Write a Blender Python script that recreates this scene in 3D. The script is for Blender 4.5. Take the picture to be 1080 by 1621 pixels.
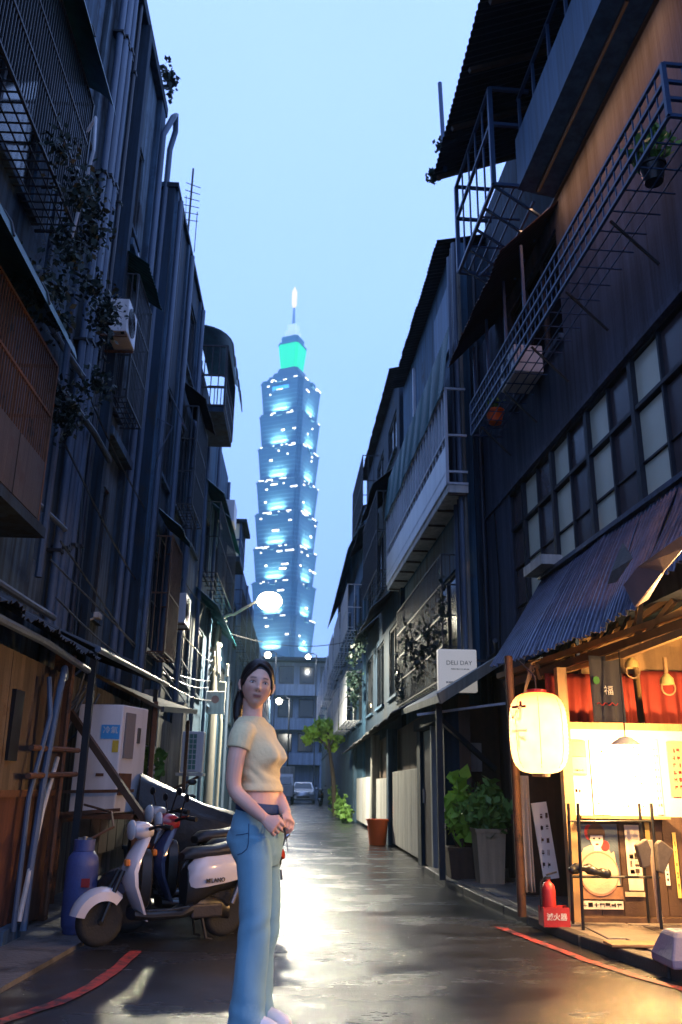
import bpy, bmesh, math, random
import numpy as np
from mathutils import Vector, Matrix
random.seed(7); rng = np.random.default_rng(7)
scene = bpy.context.scene
for o in list(bpy.data.objects): bpy.data.objects.remove(o)
C = scene.collection
R = math.radians

# ------------------------------------------------------------------ camera
F_PX, CX, CY, CAM_H = 1340.0, 540.0, 810.5, 1.10        # focal length and centre in photo pixels
PITCH = math.atan((1247 - CY) / F_PX); YAW = R(2.335); ROLL = 0.015
_f = np.array([math.sin(YAW)*math.cos(PITCH), math.cos(YAW)*math.cos(PITCH), math.sin(PITCH)])
_r0 = np.array([math.cos(YAW), -math.sin(YAW), 0.0]); _u0 = np.cross(_r0, _f)
_r = math.cos(ROLL)*_r0 + math.sin(ROLL)*_u0; _u = math.cos(ROLL)*_u0 - math.sin(ROLL)*_r0
cam_d = bpy.data.cameras.new('camera'); cam = bpy.data.objects.new('camera', cam_d); C.objects.link(cam)
cam.matrix_world = Matrix(((_r[0], _u[0], -_f[0], 0), (_r[1], _u[1], -_f[1], 0), (_r[2], _u[2], -_f[2], CAM_H), (0, 0, 0, 1)))
cam_d.sensor_fit = 'HORIZONTAL'; cam_d.sensor_width = 24.0; cam_d.lens = F_PX/1080*24.0
cam_d.clip_start = 0.05; cam_d.clip_end = 6000
scene.camera = cam
cam_d.dof.use_dof = True; cam_d.dof.focus_distance = 6.0; cam_d.dof.aperture_fstop = 3.2

# ------------------------------------------------------------------ world, sun, exposure
world = bpy.data.worlds.new('World'); scene.world = world; world.use_nodes = True
wn, wl = world.node_tree.nodes, world.node_tree.links
bg = wn['Background']
sky = wn.new('ShaderNodeTexSky'); sky.sky_type = 'NISHITA'; sky.sun_disc = False
sky.sun_elevation = R(1.0); sky.sun_rotation = R(200); sky.air_density = 1.5; sky.dust_density = 2.0; sky.ozone_density = 4.0
tc = wn.new('ShaderNodeTexCoord'); sep = wn.new('ShaderNodeSeparateXYZ'); wl.new(tc.outputs['Generated'], sep.inputs[0])
ramp = wn.new('ShaderNodeValToRGB'); wl.new(sep.outputs['Z'], ramp.inputs[0])
e = ramp.color_ramp.elements
e[0].position = 0.0; e[0].color = (0.40, 0.68, 1.40, 1)
e[1].position = 0.9; e[1].color = (0.64, 0.92, 1.85, 1)
for p_, c_ in ((0.28, (0.49, 0.77, 1.60, 1)), (0.62, (0.58, 0.86, 1.78, 1))):
    q = e.new(p_); q.color = c_
noi = wn.new('ShaderNodeTexNoise'); noi.inputs['Scale'].default_value = 1.6; noi.inputs['Detail'].default_value = 3
wl.new(tc.outputs['Generated'], noi.inputs['Vector'])
mr = wn.new('ShaderNodeMapRange'); mr.inputs['To Min'].default_value = 0.86; mr.inputs['To Max'].default_value = 1.12
wl.new(noi.outputs['Fac'], mr.inputs['Value'])
mul = wn.new('ShaderNodeVectorMath'); mul.operation = 'SCALE'; wl.new(ramp.outputs[0], mul.inputs[0]); wl.new(mr.outputs[0], mul.inputs['Scale'])
sk2 = wn.new('ShaderNodeVectorMath'); sk2.operation = 'SCALE'; wl.new(sky.outputs[0], sk2.inputs[0]); sk2.inputs['Scale'].default_value = 0.05
add = wn.new('ShaderNodeVectorMath'); add.operation = 'ADD'; wl.new(mul.outputs[0], add.inputs[0]); wl.new(sk2.outputs[0], add.inputs[1])
wl.new(add.outputs[0], bg.inputs['Color']); bg.inputs['Strength'].default_value = 1.0
sun_d = bpy.data.lights.new('sun', 'SUN'); sun_d.energy = 0.03; sun_d.angle = R(30); sun_d.color = (0.7, 0.85, 1.0)
sun = bpy.data.objects.new('sun', sun_d); C.objects.link(sun); sun.rotation_euler = (R(25), 0, R(20)); sun.location = (0, 0, 60)
vs = scene.view_settings; vs.view_transform = 'Standard'; vs.look = 'None'; vs.exposure = 0.0; vs.gamma = 1.0
try: vs.use_curve_mapping = False
except Exception: pass
scene.display_settings.display_device = 'sRGB'
cy = scene.cycles; cy.use_denoising = True; cy.max_bounces = 6; cy.diffuse_bounces = 3; cy.glossy_bounces = 3
cy.transmission_bounces = 4; cy.volume_bounces = 1; cy.transparent_max_bounces = 8; cy.sample_clamp_indirect = 4.0
cy.caustics_reflective = False; cy.caustics_refractive = False

# ------------------------------------------------------------------ survey: photo pixel -> place
_O = np.array([0, 0, CAM_H])
def ray(x, y): return _f + _r*((x-CX)/F_PX) - _u*((y-CY)/F_PX)
def atX(x, y, X): d = ray(x, y); return _O + d*(X/d[0])
def atY(x, y, Y): d = ray(x, y); return _O + d*(Y/d[1])
def atZ(x, y, Z=0.0): d = ray(x, y); return _O + d*((Z-CAM_H)/d[2])

# ------------------------------------------------------------------ mesh builder
OFF = {}
class MB:
    def __init__(s, xf=None): s.v = []; s.f = []; s.xf = xf
    def p(s, a): a = np.asarray(a, float); return tuple(s.xf(a)) if s.xf else tuple(a)
    def add(s, vs, fs):
        b = len(s.v); s.v += [s.p(a) for a in vs]; s.f += [tuple(b+i for i in f) for f in fs]; return s
    def box(s, x0, x1, y0, y1, z0, z1):
        return s.add([(x0,y0,z0),(x1,y0,z0),(x1,y1,z0),(x0,y1,z0),(x0,y0,z1),(x1,y0,z1),(x1,y1,z1),(x0,y1,z1)],
                     [(0,3,2,1),(4,5,6,7),(0,1,5,4),(1,2,6,5),(2,3,7,6),(3,0,4,7)])
    def hexa(s, a, b, c, d, th):       # quad a b c d given thickness along th
        th = np.asarray(th, float); q = [np.asarray(x, float) for x in (a, b, c, d)]
        return s.add(q+[x+th for x in q], [(0,1,2,3),(7,6,5,4),(0,4,5,1),(1,5,6,2),(2,6,7,3),(3,7,4,0)])
    def bar(s, a, b, w, h=None, up=(0,0,1)):     # rectangular bar from a to b
        h = h or w; a = np.asarray(a, float); b = np.asarray(b, float); d = b-a; d = d/(np.linalg.norm(d)+1e-9)
        up = np.asarray(up, float)
        if abs(d@up) > .98: up = np.array([1., 0, 0])
        r = np.cross(d, up); r /= np.linalg.norm(r); t = np.cross(r, d)
        r = r*w/2; t = t*h/2
        return s.add([a-r-t, a+r-t, a+r+t, a-r+t, b-r-t, b+r-t, b+r+t, b-r+t],
                     [(0,3,2,1),(4,5,6,7),(0,1,5,4),(1,2,6,5),(2,3,7,6),(3,0,4,7)])
    def tube(s, pts, r, n=8, cap=True):
        pts = [np.asarray(a, float) for a in pts]; rs = r if hasattr(r, '__len__') else [r]*len(pts)
        T = []
        for i in range(len(pts)):
            d = pts[min(i+1, len(pts)-1)] - pts[max(i-1, 0)]; T.append(d/(np.linalg.norm(d)+1e-9))
        up = np.array([0., 0, 1]) if abs(T[0][2]) < .9 else np.array([1., 0, 0])
        a = np.cross(T[0], up); a /= np.linalg.norm(a); vs = []; fs = []
        for i, (q, t, rr) in enumerate(zip(pts, T, rs)):
            a = a - t*(a@t); a /= (np.linalg.norm(a)+1e-9); b = np.cross(t, a)
            for k in range(n):
                an = 2*math.pi*k/n; vs.append(q + rr*(math.cos(an)*a + math.sin(an)*b))
            if i:
                for k in range(n):
                    fs.append(((i-1)*n+k, (i-1)*n+(k+1)%n, i*n+(k+1)%n, i*n+k))
        if cap: fs.append(tuple(range(n-1, -1, -1))); fs.append(tuple((len(pts)-1)*n+k for k in range(n)))
        return s.add(vs, fs)
    def cyl(s, a, b, r, n=12): return s.tube([a, b], r, n)
    def loft(s, rings, cap=True):
        n = len(rings[0]); vs = [q for rg in rings for q in rg]; fs = []
        for i in range(1, len(rings)):
            for k in range(n): fs.append(((i-1)*n+k, (i-1)*n+(k+1)%n, i*n+(k+1)%n, i*n+k))
        if cap: fs.append(tuple(range(n-1, -1, -1))); fs.append(tuple((len(rings)-1)*n+k for k in range(n)))
        return s.add(vs, fs)
    def lathe(s, prof, c=(0,0,0), n=20, axis='z'):
        rings = []
        for r_, h in prof:
            rg = []
            for k in range(n):
                an = 2*math.pi*k/n; x, y = r_*math.cos(an), r_*math.sin(an)
                q = (x, y, h) if axis == 'z' else ((h, x, y) if axis == 'x' else (x, h, y))
                rg.append((c[0]+q[0], c[1]+q[1], c[2]+q[2]))
            rings.append(rg)
        return s.loft(rings)
    def ell(s, c, rad, nu=14, nv=9, rot=None):
        vs = []; fs = []
        for j in range(nv+1):
            th = math.pi*j/nv
            for i in range(nu):
                ph = 2*math.pi*i/nu
                q = np.array([rad[0]*math.sin(th)*math.cos(ph), rad[1]*math.sin(th)*math.sin(ph), rad[2]*math.cos(th)])
                if rot is not None: q = rot @ q
                vs.append(np.asarray(c, float)+q)
        for j in range(nv):
            for i in range(nu): fs.append((j*nu+i, (j+1)*nu+i, (j+1)*nu+(i+1)%nu, j*nu+(i+1)%nu))
        return s.add(vs, fs)
    def prism(s, poly, th):            # polygon (3d points) extruded by vector th
        n = len(poly); th = np.asarray(th, float); vs = [np.asarray(q, float) for q in poly]; vs = vs+[q+th for q in vs]
        fs = [tuple(range(n)), tuple(range(2*n-1, n-1, -1))]+[(i, (i+1) % n, n+(i+1) % n, n+i) for i in range(n)]
        return s.add(vs, fs)
    def quad(s, a, b, c, d): return s.add([a, b, c, d], [(0, 1, 2, 3)])
    def build(s, name, mat, parent=None, smooth=False, bevel=0, kind=None, weld=True, local=False):
        off = np.zeros(3) if (parent is None or local) else OFF.get(parent.name, np.zeros(3))
        me = bpy.data.meshes.new(name); me.from_pydata([tuple(np.asarray(a)-off) for a in s.v], [], s.f)
        if weld:
            bm = bmesh.new(); bm.from_mesh(me); bmesh.ops.remove_doubles(bm, verts=bm.verts, dist=1e-5)
            bmesh.ops.recalc_face_normals(bm, faces=bm.faces); bm.to_mesh(me); bm.free()
        o = bpy.data.objects.new(name, me); C.objects.link(o)
        if mat: me.materials.append(mat)
        if parent: o.parent = parent; OFF[o.name] = off
        if smooth:
            me.shade_smooth()
            if smooth != 'all':
                bm = bmesh.new(); bm.from_mesh(me)
                for ed in bm.edges:
                    if len(ed.link_faces) == 2 and ed.calc_face_angle(0) > R(42): ed.smooth = False
                bm.to_mesh(me); bm.free()
        if bevel:
            b = o.modifiers.new('bevel', 'BEVEL'); b.width = bevel; b.segments = 2; b.limit_method = 'ANGLE'; b.angle_limit = R(40)
        if kind: o['kind'] = kind
        return o
def thing(name, label, cat, loc=(0, 0, 0), rz=0.0, group=None):
    o = bpy.data.objects.new(name, None); C.objects.link(o); o.location = loc; o.rotation_euler = (0, 0, rz)
    o.empty_display_size = .2; OFF[o.name] = np.asarray(loc, float); return tag(o, label, cat, group)
def tag(o, label, cat, group=None):
    o['label'] = label; o['category'] = cat
    if group: o['group'] = group
    return o
def struct(o): o['kind'] = 'structure'; return o
def copy_tree(o, parent=None):
    c = o.copy(); C.objects.link(c)
    if parent: c.parent = parent
    OFF[c.name] = np.zeros(3)
    for ch in o.children: copy_tree(ch, c)
    return c
def text(body, size, mat, origin, ux, uz, parent, name='lettering', depth=.002, align='CENTER', bold=0.0):
    cu = bpy.data.curves.new('t', 'FONT'); cu.body = body; cu.size = size; cu.align_x = align; cu.align_y = 'CENTER'; cu.extrude = depth; cu.offset = bold
    cu.resolution_u = 3
    to = bpy.data.objects.new('t', cu); C.objects.link(to)
    dg = bpy.context.evaluated_depsgraph_get(); me = bpy.data.meshes.new_from_object(to.evaluated_get(dg))
    bpy.data.objects.remove(to); bpy.data.curves.remove(cu)
    ux = np.asarray(ux, float); uz = np.asarray(uz, float); un = np.cross(ux, uz)
    off = OFF.get(parent.name, np.zeros(3)) if parent else np.zeros(3)
    for v in me.vertices:
        q = np.asarray(origin) + ux*v.co.x + uz*v.co.y + un*v.co.z - off; v.co = q
    me.materials.clear(); me.materials.append(mat); me.name = name
    o = bpy.data.objects.new(name, me); C.objects.link(o)
    if parent: o.parent = parent; OFF[o.name] = off
    return o
def remeshed(mb, name, mat, parent, voxel, smooth_it=4, fac=.5):
    o = mb.build(name+'_raw', None, None, weld=False)
    bm = bmesh.new(); bm.from_mesh(o.data); bmesh.ops.remove_doubles(bm, verts=bm.verts, dist=1e-6); bmesh.ops.recalc_face_normals(bm, faces=bm.faces); bm.to_mesh(o.data); bm.free()
    m = o.modifiers.new('r', 'REMESH'); m.mode = 'VOXEL'; m.voxel_size = voxel
    m2 = o.modifiers.new('s', 'SMOOTH'); m2.iterations = smooth_it; m2.factor = fac
    dg = bpy.context.evaluated_depsgraph_get(); me = bpy.data.meshes.new_from_object(o.evaluated_get(dg))
    bpy.data.objects.remove(o); me.name = name
    off = OFF.get(parent.name, np.zeros(3)) if parent else np.zeros(3)
    n = len(me.vertices); co = np.empty(n*3, 'f'); me.vertices.foreach_get('co', co); co = co.reshape(-1, 3)-off.astype('f'); me.vertices.foreach_set('co', co.ravel())
    me.materials.clear()
    if mat: me.materials.append(mat)
    me.shade_smooth()
    r = bpy.data.objects.new(name, me); C.objects.link(r)
    if parent: r.parent = parent; OFF[r.name] = off
    return r

# ------------------------------------------------------------------ materials
def mat(name, col, rough=.7, metal=0.0, var=.25, scale=3.0, bump=.15, bscale=None, streak=0.0, spec=.4, emit=None, estr=0.0,
        trans=0.0, sheen=0.0, stain=None, coat=0.0, subsurf=0.0):
    m = bpy.data.materials.new(name); m.use_nodes = True; n, l = m.node_tree.nodes, m.node_tree.links
    b = n['Principled BSDF']; geo = n.new('ShaderNodeTexCoord')
    b.inputs['Roughness'].default_value = rough; b.inputs['Metallic'].default_value = metal
    b.inputs['Specular IOR Level'].default_value = spec
    if trans: b.inputs['Transmission Weight'].default_value = trans
    if coat: b.inputs['Coat Weight'].default_value = coat; b.inputs['Coat Roughness'].default_value = .08
    if sheen: b.inputs['Sheen Weight'].default_value = sheen
    if subsurf:
        b.inputs['Subsurface Weight'].default_value = subsurf; b.inputs['Subsurface Radius'].default_value = (.012, .005, .003); b.inputs['Subsurface Scale'].default_value = 1.0
    nz = n.new('ShaderNodeTexNoise'); nz.inputs['Scale'].default_value = scale; nz.inputs['Detail'].default_value = 6; nz.inputs['Roughness'].default_value = .65
    l.new(geo.outputs['Object'], nz.inputs['Vector'])
    mx = n.new('ShaderNodeMix'); mx.data_type = 'RGBA'
    c = np.array(col[:3]); mx.inputs[6].default_value = (*np.clip(c*(1-var), 0, 1), 1); mx.inputs[7].default_value = (*np.clip(c*(1+var), 0, 1), 1)
    l.new(nz.outputs['Fac'], mx.inputs[0]); out = mx.outputs[2]
    if streak:
        mp = n.new('ShaderNodeMapping'); mp.inputs['Scale'].default_value = (5, 5, .22); l.new(geo.outputs['Object'], mp.inputs[0])
        n2 = n.new('ShaderNodeTexNoise'); n2.inputs['Scale'].default_value = 1.3; n2.inputs['Detail'].default_value = 5; n2.inputs['Roughness'].default_value = .7
        l.new(mp.outputs[0], n2.inputs['Vector'])
        r2 = n.new('ShaderNodeValToRGB'); r2.color_ramp.elements[0].position = .36; r2.color_ramp.elements[1].position = .62
        r2.color_ramp.elements[0].color = (1-streak,)*3+(1,); r2.color_ramp.elements[1].color = (1, 1, 1, 1)
        l.new(n2.outputs['Fac'], r2.inputs[0])
        m2 = n.new('ShaderNodeMix'); m2.data_type = 'RGBA'; m2.blend_type = 'MULTIPLY'; m2.inputs[0].default_value = 1
        l.new(out, m2.inputs[6]); l.new(r2.outputs[0], m2.inputs[7]); out = m2.outputs[2]
    if stain:      # (colour, threshold, scale): patches of another colour
        n3 = n.new('ShaderNodeTexNoise'); n3.inputs['Scale'].default_value = stain[2]; n3.inputs['Detail'].default_value = 8; n3.inputs['Roughness'].default_value = .7
        l.new(geo.outputs['Object'], n3.inputs['Vector'])
        r3 = n.new('ShaderNodeValToRGB'); r3.color_ramp.elements[0].position = stain[1]; r3.color_ramp.elements[1].position = stain[1]+.09
        l.new(n3.outputs['Fac'], r3.inputs[0])
        m3 = n.new('ShaderNodeMix'); m3.data_type = 'RGBA'; l.new(r3.outputs[0], m3.inputs[0]); l.new(out, m3.inputs[6]); m3.inputs[7].default_value = (*stain[0], 1); out = m3.outputs[2]
    l.new(out, b.inputs['Base Color'])
    if bump:
        n4 = n.new('ShaderNodeTexNoise'); n4.inputs['Scale'].default_value = bscale or scale*14; n4.inputs['Detail'].default_value = 4
        l.new(geo.outputs['Object'], n4.inputs['Vector'])
        bp = n.new('ShaderNodeBump'); bp.inputs['Strength'].default_value = bump; bp.inputs['Distance'].default_value = .02; l.new(n4.outputs['Fac'], bp.inputs['Height'])
        l.new(bp.outputs[0], b.inputs['Normal'])
    if emit is not None:
        b.inputs['Emission Color'].default_value = (*emit, 1); b.inputs['Emission Strength'].default_value = estr
    return m
MT = dict(  # conc, conc_dark, conc_blue and plaster have the blue dusk cast tinted in
    conc=mat('stained_concrete', (.060, .118, .19), .85, var=.75, streak=.85, scale=1.3, stain=((.012, .022, .045), .55, 1.1)),
    conc_dark=mat('dark_concrete', (.014, .036, .068), .85, var=.4, streak=.8, scale=1.5, stain=((.02, .022, .025), .56, .9)),
    conc_pale=mat('pale_render', (.22, .21, .19), .85, var=.35, streak=.75, scale=1.6, stain=((.07, .065, .06), .6, 1.4)),
    conc_blue=mat('blue_grey_render', (.042, .115, .20), .8, var=.45, streak=.7, scale=1.2, stain=((.03, .035, .045), .6, 1.0)),
    plaster=mat('mauve_plaster', (.066, .088, .140), .8, var=.35, streak=.6, scale=1.4, stain=((.036, .046, .075), .6, .8)),
    tan=mat('tan_plaster', (.13, .085, .06), .8, var=.25, streak=.4, scale=1.4),
    bluepaint=mat('blue_painted_soffit', (.07, .15, .26), .6, var=.2, streak=.4, scale=2),
    frame_blue=mat('blue_steel', (.04, .075, .15), .45, .3, var=.2, scale=8),
    frame_white=mat('white_steel', (.55, .57, .62), .45, .1, var=.15, scale=6, streak=.3),
    frame_dark=mat('dark_steel', (.03, .033, .04), .5, .4, var=.3, scale=8),
    rust=mat('rusty_steel', (.14, .065, .035), .75, .2, var=.5, scale=9, stain=((.05, .03, .02), .55, 6)),
    pipe=mat('grey_plastic_pipe', (.09, .13, .20), .45, var=.25, scale=4, streak=.4),
    pipe_dark=mat('dark_plastic_pipe', (.026, .034, .055), .45, var=.3, scale=4, streak=.5),
    teal=mat('teal_rain_sheet', (.012, .10, .115), .4, var=.3, scale=2, streak=.5),
    brown_sheet=mat('brown_rain_sheet', (.06, .025, .02), .5, var=.3, scale=3),
    roof_dark=mat('dark_roof_sheet', (.018, .018, .022), .6, var=.4, scale=3, streak=.5),
    zinc_blue=mat('blue_grey_zinc', (.085, .10, .17), .36, .5, var=.3, scale=2.5, streak=.5, stain=((.05, .04, .045), .62, 2.2)),
    zinc_rust=mat('rusty_zinc', (.085, .062, .05), .6, .3, var=.4, scale=4, streak=.6, stain=((.055, .028, .018), .55, 3)),
    zinc_pink=mat('dented_zinc_flashing', (.34, .25, .26), .35, .5, var=.25, scale=5),
    glass_dark=mat('brown_window_glass', (.085, .065, .07), .25, var=.3, scale=1.5, bump=.0, spec=.6),
    glass_pale=mat('frosted_window_glass', (.72, .72, .56), .4, var=.18, scale=1.6, bump=.02, spec=.6),
    glass_black=mat('dark_window_glass', (.012, .015, .02), .12, var=.3, bump=0, spec=.6),
    white=mat('white_enamel', (.68, .67, .68), .35, var=.08, scale=3, bump=.02, streak=.15),
    white_dirty=mat('dirty_white_panel', (.58, .56, .52), .55, var=.2, scale=3, streak=.45),
    black=mat('black_plastic', (.012, .012, .013), .35, var=.3, bump=.05),
    rubber=mat('tyre_rubber', (.014, .014, .014), .8, var=.3, bump=.2),
    chrome=mat('chrome', (.6, .6, .62), .15, 1.0, var=.05, bump=0),
    steel=mat('dull_steel', (.25, .24, .24), .4, .8, var=.2, scale=8),
    wood=mat('warm_wood', (.36, .22, .10), .6, var=.35, scale=7, streak=.3),
    wood_dark=mat('dark_wood', (.09, .05, .03), .65, var=.4, scale=7, streak=.3),
    red_cloth=mat('red_cloth', (.20, .022, .014), .85, var=.35, scale=5, bump=.3, bscale=120),
    navy_cloth=mat('navy_cloth', (.045, .045, .06), .85, var=.3, scale=5, bump=.3, bscale=120),
    paper=mat('cream_paper', (.72, .64, .50), .8, var=.1, scale=4, bump=.05),
    paper_yellow=mat('yellow_paper', (.75, .52, .14), .8, var=.1, scale=4, bump=.05),
    paper_white=mat('white_paper', (.76, .74, .70), .8, var=.06, scale=4, bump=.05),
    red_paint=mat('red_paint', (.42, .03, .03), .4, var=.2, scale=5),
    red_line=mat('worn_red_road_paint', (.40, .05, .04), .45, var=.35, scale=9, stain=((.05, .035, .035), .47, 12)),
    leaf=mat('leaf_green', (.13, .26, .05), .5, var=.6, scale=2.5, bump=0),
    leaf_bright=mat('fresh_leaf_green', (.36, .60, .07), .5, var=.5, scale=2, bump=0),
    leaf_dark=mat('dark_leaf', (.008, .022, .016), .5, var=.6, scale=2, bump=0),
    bark=mat('bark', (.08, .06, .045), .9, var=.4, scale=10, bump=.5),
    terracotta=mat('orange_plastic', (.78, .13, .02), .45, var=.15, scale=4),
    gasblue=mat('blue_gas_enamel', (.06, .08, .22), .5, var=.3, scale=6, stain=((.09, .05, .04), .62, 5)),
    ink=mat('ink_black', (.02, .018, .02), .7, var=.1, bump=0),
    ink_red=mat('ink_red', (.35, .03, .03), .7, var=.1, bump=0),
    ink_grey=mat('ink_grey', (.16, .16, .17), .6, var=.1, bump=0),
)
# ------------------------------------------------------------------ ground and road
def wet_asphalt():
    m = bpy.data.materials.new('wet_asphalt'); m.use_nodes = True; n, l = m.node_tree.nodes, m.node_tree.links; b = n['Principled BSDF']
    t = n.new('ShaderNodeTexCoord')
    def noise(sc, det=5, ro=.6, mp=None):
        z = n.new('ShaderNodeTexNoise'); z.inputs['Scale'].default_value = sc; z.inputs['Detail'].default_value = det; z.inputs['Roughness'].default_value = ro
        if mp:
            q = n.new('ShaderNodeMapping'); q.inputs['Scale'].default_value = mp; l.new(t.outputs['Object'], q.inputs[0]); l.new(q.outputs[0], z.inputs['Vector'])
        else: l.new(t.outputs['Object'], z.inputs['Vector'])
        return z
    def rampn(src, stops):
        r = n.new('ShaderNodeValToRGB'); el = r.color_ramp.elements
        el[0].position, el[1].position = stops[0][0], stops[-1][0]; el[0].color = (*([stops[0][1]]*3), 1); el[1].color = (*([stops[-1][1]]*3), 1)
        for p_, v_ in stops[1:-1]: q = el.new(p_); q.color = (v_, v_, v_, 1)
        l.new(src, r.inputs[0]); return r
    patches = noise(1.2, 10, .68, (.65, 1.2, 1)); grain = noise(70, 5, .75); mid = noise(9, 5, .7)
    col = n.new('ShaderNodeMix'); col.data_type = 'RGBA'; col.inputs[6].default_value = (.012, .013, .016, 1); col.inputs[7].default_value = (.034, .034, .036, 1); l.new(mid.outputs['Fac'], col.inputs[0]); l.new(col.outputs[2], b.inputs['Base Color'])
    ro = rampn(patches.outputs['Fac'], [(.28, .10), (.45, .19), (.58, .29), (.76, .42)]); l.new(ro.outputs[0], b.inputs['Roughness'])
    b.inputs['Specular IOR Level'].default_value = .55
    amp = rampn(patches.outputs['Fac'], [(.30, .22), (.5, .55), (.7, .85)])
    h = n.new('ShaderNodeMath'); h.operation = 'MULTIPLY'; l.new(grain.outputs['Fac'], h.inputs[0]); l.new(amp.outputs[0], h.inputs[1])
    h2 = n.new('ShaderNodeMath'); h2.operation = 'MULTIPLY_ADD'; l.new(mid.outputs['Fac'], h2.inputs[0]); h2.inputs[1].default_value = .8; l.new(h.outputs[0], h2.inputs[2])
    bp = n.new('ShaderNodeBump'); bp.inputs['Strength'].default_value = .58; bp.inputs['Distance'].default_value = .012; l.new(h2.outputs[0], bp.inputs['Height']); l.new(bp.outputs[0], b.inputs['Normal'])
    return m
MT['road'] = wet_asphalt()
MT['pave'] = mat('damp_paving', (.20, .17, .14), .38, var=.35, scale=3, bump=.3, stain=((.06, .05, .045), .55, 2))
MT['kerbstone'] = mat('dark_kerbstone', (.06, .055, .05), .5, var=.4, scale=6, bump=.3)
struct(MB().quad((-390, -50, -.03), (390, -50, -.03), (390, 1030, -.03), (-390, 1030, -.03)).build('ground', mat('far_ground', (.05, .05, .055), .7, var=.3, scale=.2), None))
g = MB()
nx, ny = 24, 160
xs = np.linspace(-3.4, 3.6, nx); ysq = -6 + 92*np.linspace(0, 1, ny)**1.7
vs_ = [(x, y, .012*math.sin(x*1.3+y*.31)*math.sin(y*.55)) for y in ysq for x in xs]
g.add(vs_, [(j*nx+i, j*nx+i+1, (j+1)*nx+i+1, (j+1)*nx+i) for j in range(ny-1) for i in range(nx-1)])
road = struct(g.build('road', MT['road'], None, smooth='all'))
def rz(x, y): return .012*math.sin(x*1.3+y*.31)*math.sin(y*.55)
def road_line(name, pts, w):
    m = MB(); L = [np.array(q[:2]) for q in pts]; P = []
    for a, b in zip(L[:-1], L[1:]):
        k = max(2, int(np.linalg.norm(b-a)/.15)); P += [a+(b-a)*i/k for i in range(k)]
    P.append(L[-1]); vs = []
    for i, q in enumerate(P):
        d = P[min(i+1, len(P)-1)]-P[max(i-1, 0)]; d /= np.linalg.norm(d); nn = np.array([-d[1], d[0]])
        for s_ in (-1, 1): c = q+nn*s_*w/2*(1+.12*math.sin(i*1.7+s_)); vs.append((c[0], c[1], rz(*c)+.006))
    m.add(vs, [(2*i, 2*i+1, 2*i+3, 2*i+2) for i in range(len(P)-1)]); return struct(m.build(name, MT['red_line'], None))
road_line('road_marking', [atZ(x, y) for x, y in ((215, 1506), (190, 1530), (150, 1560), (90, 1590), (0, 1618), (-120, 1660))], .085)
road_line('road_marking', [atZ(x, y) for x, y in ((788, 1470), (860, 1497), (930, 1523), (1000, 1545), (1075, 1565), (1200, 1610))], .075)
# right pavement: kerb line, then slabs
kerb = [(1.74, 12.6), (1.76, 10.9), (1.86, 9.2), (1.97, 7.9), (2.10, 6.9), (2.32, 5.8), (2.62, 4.6), (3.2, 2.6)]
pv = struct(MB().prism([(x+.1, y, .02) for x, y in kerb]+[(6.0, 2.6, .02), (6.0, 12.6, .02)], (0, 0, .05)).build('pavement', MT['pave'], None))
k = 0
for (a, b) in zip(kerb[:-1], kerb[1:]):
    a = np.array(a); b = np.array(b); nseg = max(1, round(np.linalg.norm(b-a)/.8))
    for i in range(nseg):
        p0 = a+(b-a)*(i+.012)/nseg; p1 = a+(b-a)*(i+.988)/nseg
        MB().bar((*(p0+(.05, 0)), .03), (*(p1+(.05, 0)), .03+.004*random.random()), .1, .1).build('kerb_stone', MT['kerbstone'], pv, bevel=.012)
for iy in range(11):
    for ix in range(5):
        y0 = 4.3+iy*.62; x0 = float(np.interp(y0, [q[1] for q in kerb[::-1]], [q[0] for q in kerb[::-1]]))+.16+ix*.5
        if random.random() < .06: continue
        MB().box(x0, x0+.485, y0, y0+.605, .06, .078+.008*random.random()).build('paving_slab', MT['pave'], pv, bevel=.006)
struct(MB().prism([(-3.3, 5.2, .0), (-1.62, 5.2, .0), (-1.5, 7.2, .0), (-1.6, 9.0, 0), (-2.1, 30, 0), (-3.3, 30, 0)], (0, 0, .03)).build('concrete_apron', mat('wet_concrete', (.13, .125, .12), .4, var=.4, scale=2, bump=.3, stain=((.05, .05, .05), .5, 1.5)), None))

# ------------------------------------------------------------------ far skyscraper
D = (508-CAM_H)/ray(456, 455)[2]*ray(456, 455)[1]
tb = atY(446, 1040, D); tx = tb[0]
tower = thing('skyscraper', 'very tall tiered glass skyscraper with green lit crown and spire at the alley end', 'skyscraper', (tx, D, 0))
MT['tglass'] = mat('tower_glass', (.022, .085, .125), .35, .1, var=.2, scale=.05, bump=0, spec=.5)
MT['tband'] = mat('tower_spandrel', (.06, .16, .21), .5, var=.1, scale=.05, bump=0)
MT['tlit'] = mat('lit_office_window', (.8, .8, .8), .5, var=0, bump=0, emit=(1.0, .95, .82), estr=3.0)
MT['tlitblue'] = mat('lit_blue_sign', (.1, .3, .8), .5, var=0, bump=0, emit=(.05, .45, 1.0), estr=1.2)
MT['tgreen'] = mat('green_lit_crown', (.0, .5, .3), .5, var=0, bump=0, emit=(.0, .85, .16), estr=1.0)
MT['tspire'] = mat('lit_spire_lantern', (.9, .8, .5), .5, var=0, bump=0, emit=(1.0, .66, .20), estr=1.15)
rzt = R(-25.5); ct, st = math.cos(rzt), math.sin(rzt)
def tpt(x, y, z): return (tx+ct*x-st*y, D+st*x+ct*y, z)
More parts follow.
